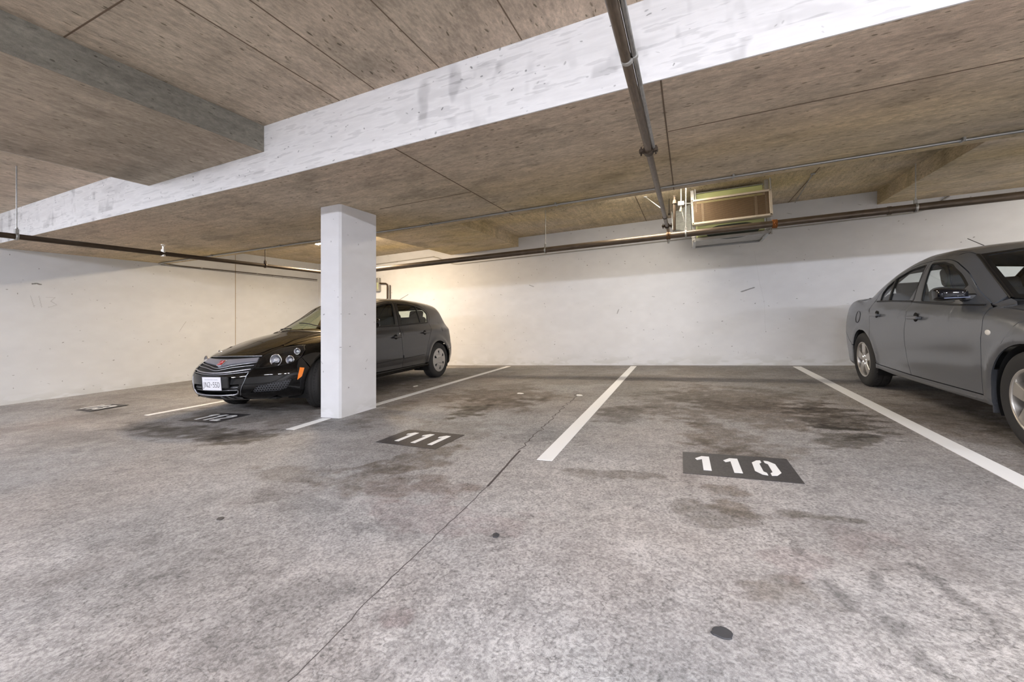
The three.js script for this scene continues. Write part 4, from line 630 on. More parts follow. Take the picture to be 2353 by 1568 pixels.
    add('arch_liner', (() => { const list = []; for (const z of [0, WB]) { const c = new THREE.CylinderGeometry(AR + 0.004, AR + 0.004, 0.3, 30, 1, true, Math.PI / 2 - 2.0, 4.0); c.rotateZ(Math.PI / 2); c.rotateX(0); c.translate(s * 0.69, A, z); list.push(c); const d = new THREE.CircleGeometry(AR, 30, -0.25, Math.PI + 0.5); d.rotateY(s * Math.PI / 2); d.translate(s * 0.55, A, z); list.push(d); } return merge(list); })(), M2.liner).userData.kind = 'stuff';
    const mp = S.proj.side([1.88, 0.96]); // door mirror
    const mg = new THREE.SphereGeometry(1, 26, 16); { const p = mg.attributes.position; for (let i = 0; i < p.count; i++) { const x = p.getX(i), y = p.getY(i), z = p.getZ(i); p.setXYZ(i, Math.sign(x) * Math.abs(x) ** 0.75 * 0.11, Math.sign(y) * Math.abs(y) ** 0.7 * 0.075, (z > 0 ? z * 0.09 : z * 0.03)); } mg.computeVertexNormals(); mg.translate(mp[0] + 0.17, 1.02, 1.86); }
    if (s < 0) return;                                          // the far mirror is out of sight behind the bonnet line
    const mir = add('door_mirror', flip(mg), blackPaint); add('mirror_arm', flip(merge([rbox(0.1, 0.035, 0.07, 0.012, mp[0] + 0.04, 0.985, 1.86)])), M2.trim, mir); add('mirror_glass', flip(rbox(0.17, 0.1, 0.004, 0.002, mp[0] + 0.17, 1.02, 1.828)), M2.chrome, mir);
  });
  // tailgate and rear end (hidden from the viewer, closes the body)
  add('tailgate', panel(S, 'rear', [[-0.62, 0.58], [0.62, 0.58], [0.62, 0.96], [-0.62, 0.96]], { gap: 0.002 }), blackPaint);
  const bl = [[-0.5, 1.3], [-0.6, 0.98], [0.6, 0.98], [0.5, 1.3]]; add('rear_window', panel(S, 'rear', bl, { gap: 0.02, fold: 0, off: -0.004 }), M2.tint); add('tailgate_frame', panel(S, 'rear', [[-0.49, 1.345], [-0.66, 0.965], [0.66, 0.965], [0.49, 1.345]], { holes: [inset(bl, 0.03)], gap: 0.001 }), blackPaint);
  add('rear_bumper', panel(S, 'rear', [[-0.66, 0.2], [0.66, 0.2], [0.68, 0.57], [-0.68, 0.57]], { gap: 0.002 }), blackPaint);
  // ---- front end
  FRONT_END(car, S, add, both, blackPaint, edge, hoodEdge3, hoodFront3, sym);
  add('underbody', box(-0.66, 0.66, 0.2, 0.22, -0.6, 3.2), M2.liner);
  add('parcel_floor', box(-0.72, 0.72, 0.3, 0.33, -0.5, 2.2), M2.matt); 
  const cloth = M2.cloth; seat(car, 0.36, 1.2, 0.42, cloth); seat(car, -0.36, 1.2, 0.42, cloth); bench(car, 0.38, 0.46, cloth); dash(car, 2.0, 0.82, 1);
  const ap = S.proj.top([0, 0.0]); add('antenna', merge([cyl(0.012, [0, ap[1] - 0.005, 0.02], [0, ap[1] + 0.02, 0.005], 10, 0.008), cyl(0.0035, [0, ap[1] + 0.015, 0.01], [0, ap[1] + 0.16, -0.36], 6)]), M2.matt);
  const hubcap = (g, out, rim, w) => {
    const face = w / 2 - 0.012, c = lathX([[0.0, face - 0.03], [0.14, face - 0.035], [rim, face - 0.03]], 40); add('rim', placeFace(c, out), M2.liner, g);
    const sh = new THREE.Shape(); sh.absarc(0, 0, rim + 0.004, 0, Math.PI * 2, false);
    for (let i = 0; i < 6; i++) { const a = i * Math.PI / 3 + 0.6, P = (r, t) => [r * Math.cos(a + t), r * Math.sin(a + t)], h = new THREE.Path(); [[0.1, -0.05], [0.12, -0.12], [0.168, -0.19], [0.176, 0], [0.168, 0.19], [0.12, 0.12], [0.1, 0.05]].forEach(([r, t], k) => k ? h.lineTo(...P(r, t)) : h.moveTo(...P(r, t))); h.closePath(); sh.holes.push(h); }
    const e = new THREE.ExtrudeGeometry(sh, { depth: 0.008, bevelEnabled: true, bevelSize: 0.003, bevelThickness: 0.004, bevelSegments: 2, curveSegments: 48 }); { const p = e.attributes.position; for (let i = 0; i < p.count; i++) { const r = Math.hypot(p.getX(i), p.getY(i)); p.setZ(i, p.getZ(i) + 0.014 * Math.cos(r / rim * 1.5) - 0.004); } e.computeVertexNormals(); } e.rotateY(Math.PI / 2); e.translate(face - 0.008, 0, 0); const cap = add('hubcap', placeFace(e, out), M2.hub, g);
  };
  for (const s of [1, -1]) { wheel(car, s * 0.772, 0.314, 0, 0.316, 0.205, 0.205, s, hubcap); wheel(car, s * 0.745, 0.314, WB, 0.316, 0.205, 0.205, s, hubcap, 0.36); }
}

// ------------------------------------------------------------------ the grey sedan
const SC = {
  wb: 2.64, axle: 0.315, flareR: 0.395, flare: 0.012, floor: 0.18, crown: 0.06, noseBow: 0.4, tailBow: 0.24, kShoulder: 0.085, kRail: 0.12, kBelt: 0.04,
  wsBow: 0.19, bwBow: 0.13, roofCrown: 0.05, tumble: 0.32, tumble2: 0.28,
  top: [[-1.1, 0.9], [-0.98, 1.005], [-0.85, 1.055], [-0.6, 1.075], [-0.3, 1.065], [0.2, 1.035], [0.8, 1.0], [1.4, 0.97], [2.0, 0.95], [2.3, 0.945], [2.6, 0.915], [2.9, 0.86], [3.15, 0.795], [3.35, 0.72], [3.5, 0.6]],
  nose: [[0.12, 3.3], [0.2, 3.42], [0.3, 3.49], [0.42, 3.51], [0.55, 3.5], [0.64, 3.45], [0.72, 3.34], [0.8, 3.12], [0.9, 2.75]],
  tail: [[0.15, -0.8], [0.25, -0.93], [0.4, -0.985], [0.55, -0.99], [0.66, -0.975], [0.8, -0.945], [0.95, -0.93], [1.1, -0.9]],
  plan: [[-1.05, 0.74], [-0.8, 0.81], [-0.4, 0.855], [0.2, 0.872], [1.2, 0.877], [2.2, 0.876], [2.7, 0.872], [3.0, 0.85], [3.3, 0.79], [3.6, 0.69]],
  section: [[0.1, 0.12], [0.19, 0.04], [0.26, 0.012], [0.34, 0.014], [0.5, 0.004], [0.68, 0], [0.8, 0.012], [0.9, 0.036], [0.98, 0.068], [1.08, 0.11]],
  roof: [[-0.75, 0.94], [-0.5, 1.045], [-0.25, 1.165], [0, 1.275], [0.3, 1.382], [0.55, 1.435], [0.8, 1.46], [1.1, 1.458], [1.4, 1.425], [1.62, 1.36], [1.85, 1.235], [2.15, 1.06], [2.36, 0.935], [2.6, 0.79]],
  cabinPlan: [[-0.7, 0.68], [-0.2, 0.75], [0.3, 0.785], [1.2, 0.805], [1.9, 0.80], [2.4, 0.77]],
  sculpt: (z, y) => -0.008 * Math.exp(-(((y - (0.43 + 0.06 * z)) / 0.09) ** 2)) * sstep(0.3, 0.8, z) * sstep(2.3, 2.0, z) + 0.007 * Math.exp(-(((y - 0.9) / 0.025) ** 2)) * sstep(-0.6, 0, z),
};
const SS6 = makeSurface(SC);
{
  const paint = phys({ color: 0x5f6266, metalness: 0.35, roughness: 0.42, clearcoat: 0.8, clearcoatRoughness: 0.12 }), dark = phys({ color: 0x101218, roughness: 0.5, specularIntensity: 0, clearcoat: 1, clearcoatRoughness: 0.05 });
  const car = thing('sedan', 'grey four-door sedan parked nose out at the right edge', 'car', 2.80, 0, -6.2); car.rotation.z = TILT;
  const S = SS6, A = 0.315, WB = 2.64, AR = 0.357;
  const add = (name, g, m, parent = car, label) => { const o = mesh(name, g, m, parent); if (label) o.userData.label = label; return o; };
  const both = (fn) => [1, -1].map((s) => fn(s, s < 0)), edge = (l) => l.map((p) => [p[2], p[1]]), sym = (half) => [...half, ...half.slice().reverse().map(([x, z]) => [-x, z]).filter(([x]) => Math.abs(x) > 1e-6)];
  const hoodSide = spline2([[0.735, 2.2], [0.738, 2.39], [0.725, 2.7], [0.68, 2.95], [0.6, 3.12]], 6), cowl = spline2([[0.735, 2.2], [0.6, 2.2], [0.35, 2.3], [0, 2.345]], 6), noseL = spline2([[0.6, 3.12], [0.3, 3.26], [0, 3.3]], 6);
  add('hood', panel(S, 'top', sym([...cowl.slice().reverse(), ...hoodSide.slice(1), ...noseL.slice(1)]), { gap: 0.0025 }), paint);
  const wsSide = spline2([[0.625, 2.07], [0.58, 1.83], [0.545, 1.65], [0.515, 1.5]], 8), wsTop = spline2([[0.515, 1.5], [0.3, 1.56], [0, 1.59]], 6), wsLow = spline2([[0, 2.33], [0.3, 2.285], [0.55, 2.15], [0.625, 2.07]], 6);
  const blSide = spline2([[0.49, 0.22], [0.53, -0.05], [0.57, -0.35], [0.6, -0.52]], 6);
  const wsPoly = sym([...wsLow, ...wsSide.slice(1), ...wsTop.slice(1)]);
  const ws = add('windshield', panel(S, 'top', wsPoly, { gap: 0.02, fold: 0, off: -0.004 }), M2.glass); add('windshield_band', panel(S, 'top', wsPoly, { holes: [inset(wsPoly, 0.04)], gap: 0.001, fold: 0.01, step: 0.05 }), M2.trim, ws);
  for (const s of [1, -1]) { add('pillar_trim', bead(S, 'top', wsSide.map(([x, z]) => [s * x, z]), 0.016, -0.007), M2.trim, ws); add('pillar_trim', bead(S, 'top', blSide.map(([x, z]) => [s * x, z]), 0.014, -0.006), M2.trim, ws); }
  add('wiper', bead(S, 'top', [[-0.55, 2.13], [-0.2, 2.2], [0.1, 2.16]], 0.007, 0.014), M2.matt, ws); add('wiper', bead(S, 'top', [[-0.1, 2.28], [0.3, 2.2], [0.52, 2.02]], 0.007, 0.014), M2.matt, ws);
  const roofSide = spline2([[0.515, 1.5], [0.52, 1.3], [0.525, 0.9], [0.52, 0.6], [0.5, 0.35], [0.49, 0.22]], 8), roofEnd = spline2([[0.49, 0.22], [0.3, 0.19], [0, 0.18]], 5);
  add('roof', panel(S, 'top', sym([...wsTop.slice().reverse(), ...roofSide.slice(1), ...roofEnd.slice(1)]), { gap: 0.0015 }), paint);
  const blLow = spline2([[0.6, -0.52], [0.3, -0.58], [0, -0.6]], 5), blPoly = sym([...roofEnd.slice().reverse(), ...blSide.slice(1), ...blLow.slice(1)]);
  const bl = add('rear_window', panel(S, 'top', blPoly, { gap: 0.02, fold: 0, off: -0.004 }), M2.glass); add('rear_window_band', panel(S, 'top', blPoly, { holes: [inset(blPoly, 0.035)], gap: 0.001, fold: 0.01, step: 0.05 }), M2.trim, bl);
  const tkSide = spline2([[0.6, -0.52], [0.66, -0.7], [0.62, -0.86]], 5), tkEnd = spline2([[0.62, -0.86], [0.3, -0.91], [0, -0.92]], 5); add('trunk_lid', panel(S, 'top', sym([...blLow.slice().reverse(), ...tkSide.slice(1), ...tkEnd.slice(1)]), { gap: 0.002 }), paint);
  const p3 = (l) => l.map((p) => S.proj.top(p)), wsE = edge(p3(wsSide)), rfE = edge(p3(roofSide)), blE = edge(p3(blSide)), hdE = edge(p3(hoodSide)), tkE = edge(p3(tkSide));
  const doorTop = spline2([[2.06, 0.92], [1.88, 1.03], [1.75, 1.119], [1.59, 1.224], [1.455, 1.295], [1.32, 1.33], [1.12, 1.346], [0.96, 1.342], [0.73, 1.323], [0.47, 1.262], [0.28, 1.17], [0.19, 1.08], [0.15, 0.98]], 6), iB = doorTop.findIndex((p) => p[0] <= 1.055);
  const rearEdge = spline2([[0.15, 0.98], [0.2, 0.88], [0.25, 0.771], [0.285, 0.567], [0.37, 0.365], [0.45, 0.302]], 6), bLine = [[1.155, 0.285], [1.098, 0.4], [1.078, 0.508], [1.1, 0.716], [1.105, 0.81], [1.085, 0.96], [1.055, 1.342]];
  const frontEdge = spline2([[2.06, 0.92], [2.2, 0.872], [2.23, 0.78], [2.222, 0.68], [2.2, 0.52], [2.18, 0.33], [2.19, 0.285]], 6);
  const bl2 = spline2(bLine.slice(0, 6), 6).concat([bLine[6]]);
  const rearDoor = [...bl2, ...doorTop.slice(iB + 1), ...rearEdge.slice(1)], frontDoor = [...frontEdge.slice().reverse(), ...doorTop.slice(1, iB), ...bl2.slice().reverse()];
  const rearGlass = roundPoly([[1.1, 0.985], [1.005, 1.312], [0.74, 1.292], [0.5, 1.232], [0.34, 1.155], [0.27, 1.085], [0.29, 1.002]], 0.02), frontGlass = roundPoly([[1.255, 0.972], [1.115, 1.314], [1.3, 1.302], [1.45, 1.263], [1.6, 1.178], [1.76, 1.07], [1.76, 0.955]], 0.02);
  both((s, m) => {
    const flip = (g) => (m ? flipX(g) : g), o = { mirror: m, gap: 0.0028 };
    const fd = add('front_door', panel(S, 'side', frontDoor, { ...o, holes: [frontGlass] }), paint), rd = add('rear_door', panel(S, 'side', rearDoor, { ...o, holes: [rearGlass] }), paint);
    add('side_window', panel(S, 'side', frontGlass, { mirror: m, gap: -0.006, off: -0.008, fold: 0 }), M2.glass, fd); add('side_window', panel(S, 'side', rearGlass, { mirror: m, gap: -0.006, off: -0.008, fold: 0 }), M2.glass, rd);
    for (const [g, d] of [[frontGlass, fd], [rearGlass, rd]]) add('window_seal', panel(S, 'side', inset(g, -0.012), { mirror: m, holes: [g], gap: 0, off: 0.001, fold: 0.008, step: 0.05 }), M2.trim, d);
    add('window_divider', flip(bead(S, 'side', [[0.535, 0.99], [0.475, 1.222]], 0.012, -0.004)), M2.trim, rd);
    add('belt_moulding', flip(bead(S, 'side', [[0.22, 0.995], [0.6, 0.992], [1.09, 0.972]], 0.008, 0.002)), M2.trim, rd); add('belt_moulding', flip(bead(S, 'side', [[1.11, 0.97], [1.5, 0.945], [2.04, 0.915]], 0.008, 0.002)), M2.trim, fd);
    add('mirror_base', panel(S, 'side', [[1.77, 0.955], [1.77, 1.07], [1.79, 1.075], [1.9, 1.0], [2.03, 0.925]], { mirror: m, gap: 0, off: 0.004, fold: 0.008 }), paint, fd);
    for (const [d, z, y] of [[fd, 1.31, 0.824], [rd, 0.44, 0.847]]) {
      const P = S.proj.side([z, y]), cup = new THREE.SphereGeometry(0.05, 20, 10); cup.scale(0.16, 0.95, 0.9); cup.translate(P[0], P[1], P[2] - 0.01); const h = add('door_handle', flip(merge([rbox(0.02, 0.032, 0.19, 0.01, P[0] + 0.034, P[1] + 0.002, P[2]), rbox(0.036, 0.026, 0.03, 0.008, P[0] + 0.016, P[1], P[2] + 0.08), rbox(0.036, 0.026, 0.03, 0.008, P[0] + 0.016, P[1], P[2] - 0.08)])), paint, d); add('handle_recess', flip(cup), M2.liner, h);
    }
    const q = [...rearEdge.slice().reverse(), ...doorTop.slice().reverse().slice(1), ...wsE.slice(1), ...rfE.slice(1), ...blE.slice(1), ...tkE.slice(1), [-0.9, 0.95], [-0.88, 0.8], [-0.7, 0.66], [-0.5, 0.52], [-0.345, 0.47], ...arc2(0, A, AR, 2.68, 0.1, 26), [0.4, 0.315]];
    add('quarter_panel', panel(S, 'side', q, { ...o, gap: 0.002 }), paint);
    add('rear_bumper_corner', panel(S, 'side', [[-0.33, 0.19], ...arc2(0, A, AR, 3.4, 2.72, 10), [-0.5, 0.515], [-0.7, 0.652], [-0.87, 0.66], [-0.9, 0.45], [-0.86, 0.25], [-0.76, 0.2]], { ...o, gap: 0.0025 }), paint);
    add('tail_lamp', panel(S, 'side', roundPoly([[-0.885, 0.92], [-0.74, 0.9], [-0.72, 0.8], [-0.79, 0.72], [-0.885, 0.72]], 0.03), { mirror: m, gap: 0.001, off: 0.004, fold: 0.02 }), M2.red);
    add('front_fender', panel(S, 'side', [...frontEdge, [2.2, 0.26], ...arc2(WB, A, AR, 3.28, 0.5, 28), [2.99, 0.6], [2.96, 0.66], [2.9, 0.75], ...hdE.slice().reverse().filter((p) => p[0] < 2.9), wsE[0]], o), paint);
    add('sill', panel(S, 'side', [[0.36, 0.31], [0.47, 0.297], [1.15, 0.281], [2.19, 0.281], [2.285, 0.27], [2.285, 0.225], [1.6, 0.228], [0.76, 0.238], [0.38, 0.26]], { mirror: m, gap: 0.001, fold: 0.05 }), paint);
    add('front_bumper_corner', panel(S, 'side', [[2.995, 0.59], ...arc2(WB, A, AR, 0.47, -0.3, 10), [2.98, 0.2], [3.2, 0.2], [3.24, 0.4], [3.22, 0.62]], { ...o, gap: 0.002 }), paint);
    add('headlight', panel(S, 'side', [[2.92, 0.75], [2.97, 0.665], [3.22, 0.63], [3.2, 0.7], [3.1, 0.77], [3.0, 0.79]], { mirror: m, gap: 0.002, off: -0.004 }), M2.lens);
    const liner = []; for (const z of [0, WB]) { const c = new THREE.CylinderGeometry(AR + 0.004, AR + 0.004, 0.3, 30, 1, true, Math.PI / 2 - 2.0, 4.0); c.rotateZ(Math.PI / 2); c.translate(s * 0.69, A, z); liner.push(c); const d = new THREE.CircleGeometry(AR, 30, -0.25, Math.PI + 0.5); d.rotateY(s * Math.PI / 2); d.translate(s * 0.55, A, z); liner.push(d); } add('arch_liner', merge(liner), M2.liner).userData.kind = 'stuff';
    const fl = rbox(0.17, 0.3, 0.012, 0.005, s * 0.775, 0.325, 2.272); add('mud_flap', fl, std({ color: 0x3d3f43, roughness: 0.8 }));
    const P = S.proj.side([2.295, 0.731]), ind = new THREE.SphereGeometry(1, 20, 12); ind.scale(0.008, 0.02, 0.03); ind.translate(P[0], P[1], P[2]); add('side_repeater', flip(ind), phys({ color: 0xe8e4da, roughness: 0.2, clearcoat: 1 }));
    // door mirror: deep rounded shell, thicker at the outer end
    const mg = new THREE.SphereGeometry(1, 32, 20); { const p = mg.attributes.position; for (let i = 0; i < p.count; i++) { const x = p.getX(i), y = p.getY(i), z = p.getZ(i), X = Math.sign(x) * Math.abs(x) ** 0.55 * 0.1; p.setXYZ(i, X, Math.sign(y) * Math.abs(y) ** 0.55 * (0.05 + 0.09 * X) + 0.02 * X, z > 0 ? z * 0.1 : z * 0.025); } mg.computeVertexNormals(); mg.rotateY(0.12); mg.translate(0.866, 1.012, 1.855); }
    const mir = add('door_mirror', flip(mg), dark); add('mirror_arm', flip(rbox(0.09, 0.06, 0.07, 0.02, 0.765, 0.982, 1.87)), M2.trim, mir); add('mirror_glass', flip(rbox(0.15, 0.085, 0.004, 0.002, 0.866, 1.012, 1.827)), M2.chrome, mir); add('mirror_glint', flip(rbox(0.15, 0.007, 0.006, 0.002, 0.864, 0.984, 1.95)), std({ color: 0x6f7890, roughness: 0.45 }), mir);  // pale bar on the mirror shell painted as its reflected light line
  });
  { const g = new THREE.CircleGeometry(0.075, 28), P = S.proj.side([-0.14, 0.822]), n = S.normal(P), r = new THREE.TorusGeometry(0.072, 0.0022, 6, 32); r.applyQuaternion(new THREE.Quaternion().setFromUnitVectors(new THREE.Vector3(0, 0, 1), new THREE.Vector3(...n))); r.translate(P[0] + 0.001, P[1], P[2]); add('fuel_flap', flipX(r), M2.matt); }
  add('front_bumper', panel(S, 'front', [[-0.7, 0.2], [0.7, 0.2], [0.7, 0.62], [-0.7, 0.62]], { gap: 0.002 }), paint); add('grille', panel(S, 'front', [[-0.5, 0.63], [0.5, 0.63], [0.48, 0.72], [-0.48, 0.72]], { gap: 0.002, off: -0.01 }), M2.trim);
  add('rear_bumper', panel(S, 'rear', [[-0.7, 0.2], [0.7, 0.2], [0.72, 0.66], [-0.72, 0.66]], { gap: 0.002 }), paint); add('trunk_face', panel(S, 'rear', [[-0.68, 0.67], [0.68, 0.67], [0.64, 1.0], [-0.64, 1.0]], { gap: 0.002 }), paint);
  add('underbody', box(-0.66, 0.66, 0.2, 0.22, -0.9, 3.2), M2.liner); add('cabin_floor', box(-0.74, 0.74, 0.3, 0.33, -0.4, 2.3), M2.matt); add('rear_shelf', box(-0.62, 0.62, 0.93, 0.95, -0.55, -0.1), M2.matt);
  seat(car, 0.37, 1.25, 0.4, M2.clothGrey); seat(car, -0.37, 1.25, 0.4, M2.clothGrey); bench(car, 0.42, 0.42, M2.clothGrey, 1.3); dash(car, 1.95, 0.8, 1);
  const ap = S.proj.top([-0.03, 0.66]); add('antenna', merge([cyl(0.012, [-0.03, ap[1] - 0.006, 0.67], [-0.03, ap[1] + 0.02, 0.655], 10, 0.008), cyl(0.0035, [-0.03, ap[1] + 0.015, 0.66], [-0.03, ap[1] + 0.16, 0.33], 6)]), M2.matt);
  const alloy = (g, out, rim, w) => {
    const f = w / 2 - 0.012; add('rim', placeFace(lathX([[rim + 0.004, f + 0.002], [rim - 0.006, f + 0.004], [rim - 0.014, f - 0.006], [rim - 0.02, f - 0.09], [rim - 0.03, -w / 2 + 0.02]], 60), out), M2.alloy, g);
    add('brake_disc', placeFace(lathX([[0.0, f - 0.085], [0.14, f - 0.085], [0.14, f - 0.1], [0, f - 0.1]], 36), out), M2.brake, g); add('wheel_back', placeFace(lathX([[0, f - 0.12], [rim - 0.02, f - 0.12]], 36), out), M2.liner, g);
    const sh = new THREE.Shape(); sh.moveTo(0.03, -0.03); sh.lineTo(0.09, -0.034); sh.lineTo(rim - 0.012, -0.044); sh.lineTo(rim - 0.006, 0); sh.lineTo(rim - 0.012, 0.044); sh.lineTo(0.09, 0.034); sh.lineTo(0.03, 0.03); sh.closePath();
    for (let i = 0; i < 5; i++) { const e = new THREE.ExtrudeGeometry(sh, { depth: 0.022, bevelEnabled: true, bevelSize: 0.006, bevelThickness: 0.009, bevelSegments: 3 }); const p = e.attributes.position; for (let k = 0; k < p.count; k++) { const r = p.getX(k); p.setZ(k, p.getZ(k) + 0.012 - 0.5 * (r - 0.1) ** 2 * sstep(0, 0.2, r) - 0.01 * sstep(0.09, 0.02, r)); } e.computeVertexNormals(); e.rotateZ(i * Math.PI * 2 / 5 + 0.3); e.rotateY(Math.PI / 2); e.translate(f - 0.045, 0, 0); add('spoke', placeFace(e, out), M2.alloy, g); }
    const hub = lathX([[0, f - 0.005], [0.026, f - 0.006], [0.03, f - 0.012], [0.06, f - 0.016], [0.075, f - 0.04]], 32); add('hub_cap', placeFace(hub, out), M2.alloy, g);
    const nuts = []; for (let i = 0; i < 5; i++) { const a = i * Math.PI * 2 / 5 + 0.93, n = cyl(0.009, [f - 0.03, 0.05 * Math.cos(a), 0.05 * Math.sin(a)], [f - 0.008, 0.05 * Math.cos(a), 0.05 * Math.sin(a)], 6); nuts.push(n); } for (const n of nuts) add('lug_nut', placeFace(n, out), M2.zinc, g);
  };
  for (const s of [1, -1]) { wheel(car, s * 0.775, 0.316, 0, 0.318, 0.2, 0.203, s, alloy); wheel(car, s * 0.772, 0.316, WB, 0.318, 0.2, 0.203, s, alloy, -0.03); }
}

// ------------------------------------------------------------------ unit heater hung from the slab by the back wall
{
  const g = thing('unit_heater', 'green ceiling-hung heater with a brown mesh screen and steel frame by the back wall', 'heater', 0.55, 2.02, -7.0); g.rotation.z = TILT;
  const green = std({ color: 0xbfc58a, roughness: 0.5 }), tan = std({ color: 0xcbbfab, roughness: 0.55, metalness: 0.2 }), wireM = std({ color: 0x8a7358, roughness: 0.5, metalness: 0.4 });
  // local: x -0.5..0.5, y 0..0.72, z +0.4 (front) .. -0.4 (back)
  mesh('cabinet', rbox(0.87, 0.64, 0.66, 0.015, 0.0, 0.38, -0.03), green, g);
  const dish = new THREE.CylinderGeometry(0.34, 0.34, 0.03, 40, 1); dish.scale(1, 1, 0.34); dish.rotateX(Math.PI / 2 - 0.25); dish.translate(0.03, 0.1, 0.31); mesh('intake_ring', dish, std({ color: 0x3c4238, roughness: 0.6 }), g);
  mesh('top_plate', rbox(0.89, 0.012, 0.68, 0.004, 0, 0.706, -0.03), M.galv, g);
  mesh('bottom_tray', rbox(0.92, 0.02, 0.66, 0.005, 0, 0.03, -0.04), M.galvMatt, g);
  for (const x of [-0.47, 0.47]) for (const z of [0.36, -0.36]) mesh('post', merge([rbox(0.045, 0.74, 0.006, 0.002, x, 0.37, z + 0.02), rbox(0.006, 0.74, 0.045, 0.002, x - Math.sign(x) * 0.02, 0.37, z)]), M.galv, g);
  for (const z of [0.385, -0.385]) mesh('frame_bar', merge([rbox(0.98, 0.04, 0.006, 0.002, 0, 0.015, z), rbox(0.98, 0.006, 0.04, 0.002, 0, -0.003, z - Math.sign(z) * 0.017)]), M.galv, g);
  for (const x of [-0.487, 0.487]) mesh('frame_bar', merge([rbox(0.006, 0.04, 0.77, 0.002, x, 0.015, 0), rbox(0.04, 0.006, 0.77, 0.002, x - Math.sign(x) * 0.017, -0.003, 0)]), M.galv, g);
  for (const x of [-0.48, 0.48]) { const p = mesh('corner_plate', rbox(0.05, 0.085, 0.008, 0.003, x, 0.02, 0.392), M.galv, g); for (const [a, b] of [[-0.012, 0.045], [0.012, 0.045], [0, 0.0], [-0.012, -0.01]]) mesh('bolt', cyl(0.006, [x + a, b, 0.394], [x + a, b, 0.402], 6), M.darkIron, p); }
  // mesh screen in its box
  const s = new THREE.Group(); s.name = 'screen'; g.add(s);
  const X0 = -0.49, X1 = 0.5, Y0 = 0.215, Y1 = 0.565, Z = 0.5, D = 0.14;
  mesh('screen_frame', merge([rbox(X1 - X0, 0.028, 0.03, 0.004, (X0 + X1) / 2, Y1 - 0.01, Z), rbox(X1 - X0, 0.028, 0.03, 0.004, (X0 + X1) / 2, Y0 + 0.01, Z), rbox(0.028, Y1 - Y0, 0.03, 0.004, X0 + 0.01, (Y0 + Y1) / 2, Z), rbox(0.035, Y1 - Y0, 0.03, 0.004, X1 - 0.012, (Y0 + Y1) / 2, Z)]), tan, s);
  for (const [n, b] of [['screen_top', [X0, X1, Y1 - 0.002, Y1 + 0.003, Z - D, Z]], ['screen_bottom', [X0, X1, Y0 - 0.003, Y0 + 0.002, Z - D, Z]], ['screen_side', [X0 - 0.002, X0 + 0.003, Y0, Y1, Z - D, Z]], ['screen_side', [X1 - 0.003, X1 + 0.002, Y0, Y1, Z - D, Z]]]) mesh(n, box(...b), tan, s);
  const wires = []; const nx = 62, ny = 22; for (let i = 1; i < nx; i++) { const x = lerp(X0 + 0.02, X1 - 0.03, i / nx); wires.push(box(x - 0.0024, x + 0.0024, Y0 + 0.02, Y1 - 0.02, Z - 0.004, Z)); } for (let j = 1; j < ny; j++) { const y = lerp(Y0 + 0.02, Y1 - 0.02, j / ny); wires.push(box(X0 + 0.02, X1 - 0.03, y - 0.0024, y + 0.0024, Z - 0.002, Z + 0.002)); }
  mesh('screen_wire', merge(wires), wireM, s).userData.kind = 'stuff';
  mesh('fin_panel', box(X0 + 0.04, X1 - 0.04, Y0 + 0.02, Y1 - 0.02, 0.32, 0.33), std({ color: 0x2e2219, roughness: 0.8 }), s);
  for (const x of [-0.36, 0.32]) mesh('fin_bar', box(x, x + 0.03, Y0 + 0.02, Y1 - 0.02, 0.33, 0.345), tan, s);
  for (const [x, y] of [[0.495, 0.4], [0.02, 0.222], [0.3, 0.222], [-0.2, 0.222], [0.485, 0.55]]) mesh('screw', cyl(0.007, [x, y, Z + 0.012], [x, y, Z + 0.022], 8), M.zinc, s);
  const lip = box(X0 + 0.02, X1 - 0.02, 0.17, 0.176, 0.3, 0.5); lip.rotateX(0.12); mesh('under_hood', lip, M.galvMatt, s);
  for (const x of [-0.43, 0.505]) mesh('hanger_rod', cyl(0.009, [x, x > 0 ? 0.4 : 0.4, 0.44], [x, 0.735, 0.44], 8), M.galvMatt, g);
  // outlet duct on the left side
  const d = new THREE.BufferGeometry(), a = [[-0.5, 0.22, -0.1], [-0.5, 0.66, -0.1], [-0.5, 0.66, -0.4], [-0.5, 0.22, -0.4]], b = [[-0.77, 0.34, -0.28], [-0.77, 0.6, -0.28], [-0.77, 0.6, -0.52], [-0.77, 0.34, -0.52]], P = [];
  for (let i = 0; i < 4; i++) { const j = (i + 1) % 4; P.push(...a[i], ...b[i], ...a[j], ...a[j], ...b[i], ...b[j]); } P.push(...b[0], ...b[3], ...b[1], ...b[1], ...b[3], ...b[2]);
  d.setAttribute('position', new THREE.Float32BufferAttribute(P, 3)); d.computeVertexNormals(); const duct = mesh('outlet_duct', metres(d), std({ map: brushed, color: 0xc3c6c0, roughness: 0.5, metalness: 0.3, side: THREE.DoubleSide }), g); mesh('duct_flange', rbox(0.012, 0.3, 0.3, 0.004, -0.775, 0.47, -0.4), M.galv, duct);
}
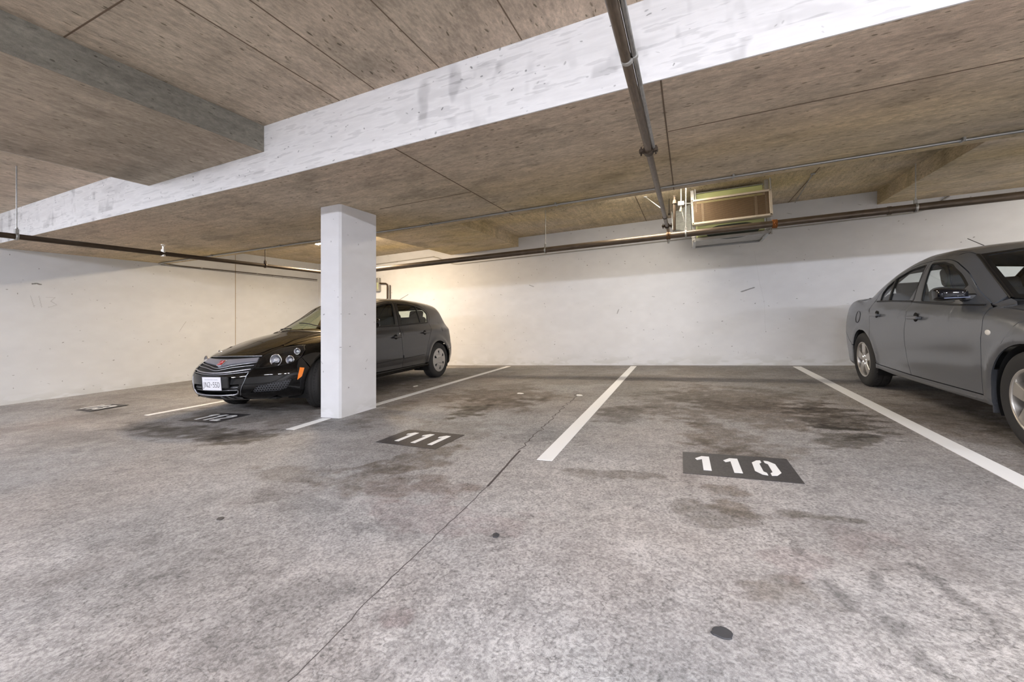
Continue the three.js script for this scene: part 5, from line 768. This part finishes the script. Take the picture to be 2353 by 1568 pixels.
{ // control box on its cable
  const g = thing('control_box', 'small white electrical box on a stub left of the heater', 'electrical box', -0.1, 2.48, -6.4); mesh('enclosure', rbox(0.085, 0.06, 0.05, 0.006, 0, 0.06, 0), M.galvMatt, g); mesh('stem', cyl(0.009, [0.0, 0.09, 0], [0.0, 0.28, 0], 8), M.galvMatt, g);
  mesh('cable', tube([[0.04, 0.06, 0], [0.1, 0.055, -0.02], [0.13, 0.06, -0.03], [0.15, 0.07, -0.06]], 0.006, 20, 6), M.galvMatt, g); mesh('cable', tube([[0.0, 0.03, 0], [0.0, -0.02, 0.0], [0.02, -0.09, -0.02], [0.03, -0.14, -0.03], [0.045, -0.19, -0.06]], 0.006, 24, 6), M.galvMatt, g); mesh('connector', cyl(0.014, [-0.01, -0.05, 0], [0, 0.0, 0], 10), std({ color: 0xd8c9a0, roughness: 0.5 }), g);
}
{ const g = thing('brace_rod', 'thin steel brace rod from the slab to the wall right of the heater', 'brace', 1.525, 2.752, -6.65); mesh('rod', cyl(0.006, [0, 0, 0], [0.12, -0.0, -1.62], 8), M.galvMatt, g); mesh('anchor', rbox(0.05, 0.012, 0.05, 0.003, 0, -0.004, 0), M.galv, g); }
{ const g = thing('brace_rod', 'thin steel brace rod from the slab down to the overhead branch pipe', 'brace', -0.6, 2.752, -6.55); mesh('rod', cyl(0.006, [0, 0, 0], [0.3, -0.35, 0.45], 8), M.galvMatt, g); mesh('anchor', rbox(0.05, 0.012, 0.05, 0.003, 0, 0.0, 0), M.galv, g); }
// ------------------------------------------------------------------ litter on the deck
function blob(name, label, category, x, z, r, m, seed, stretch = 1, h = 0.004) { seedState = seed; const s = new THREE.Shape(), n = 22; for (let i = 0; i < n; i++) { const a = i / n * Math.PI * 2, q = r * (0.8 + 0.4 * hash(i >> 1, seed, 3)); i ? s.lineTo(q * Math.cos(a) * stretch, q * Math.sin(a)) : s.moveTo(q * stretch, 0); } const g = new THREE.ExtrudeGeometry(s, { depth: h * 0.5, bevelEnabled: true, bevelSize: r * 0.12, bevelThickness: h * 0.4, bevelSegments: 2 }); g.rotateX(-Math.PI / 2); const o = mesh(name, g, m); o.position.set(x, fy(x) + h * 0.4, z); o.rotation.set(0, seed, TILT, 'ZYX'); return tag(o, label, category); }
const gum = std({ color: 0x3a3a3d, roughness: 0.6 }), paper = std({ color: 0xf2f0ea, roughness: 0.8 });
blob('tar_spot', 'large dark tar spot on the deck near the bottom of the picture', 'tar spot', 0.09, -1.37, 0.022, gum, 3, 1.25);
blob('tar_spot', 'small dark tar spot left of the white line and below stall 111', 'tar spot', -0.79, -1.665, 0.013, gum, 5, 1.2);
blob('tar_spot', 'tiny dark tar spot on the deck in the far left aisle', 'tar spot', -2.22, -1.37, 0.014, std({ color: 0x55504c, roughness: 0.8 }), 6, 1.3);
blob('paper_scrap', 'white paper scrap beside the hatchback rear wheel', 'litter', -3.97, -5.41, 0.025, paper, 8, 1.9);
blob('paper_scrap', 'white paper scrap in the middle of the empty stall 111', 'litter', -2.04, -5.05, 0.028, paper, 9, 1.7);
blob('paper_scrap', 'white paper scrap on the crack left of the white line', 'litter', -1.25, -5.05, 0.03, paper, 12, 1.3);

renderer.render(scene, camera);
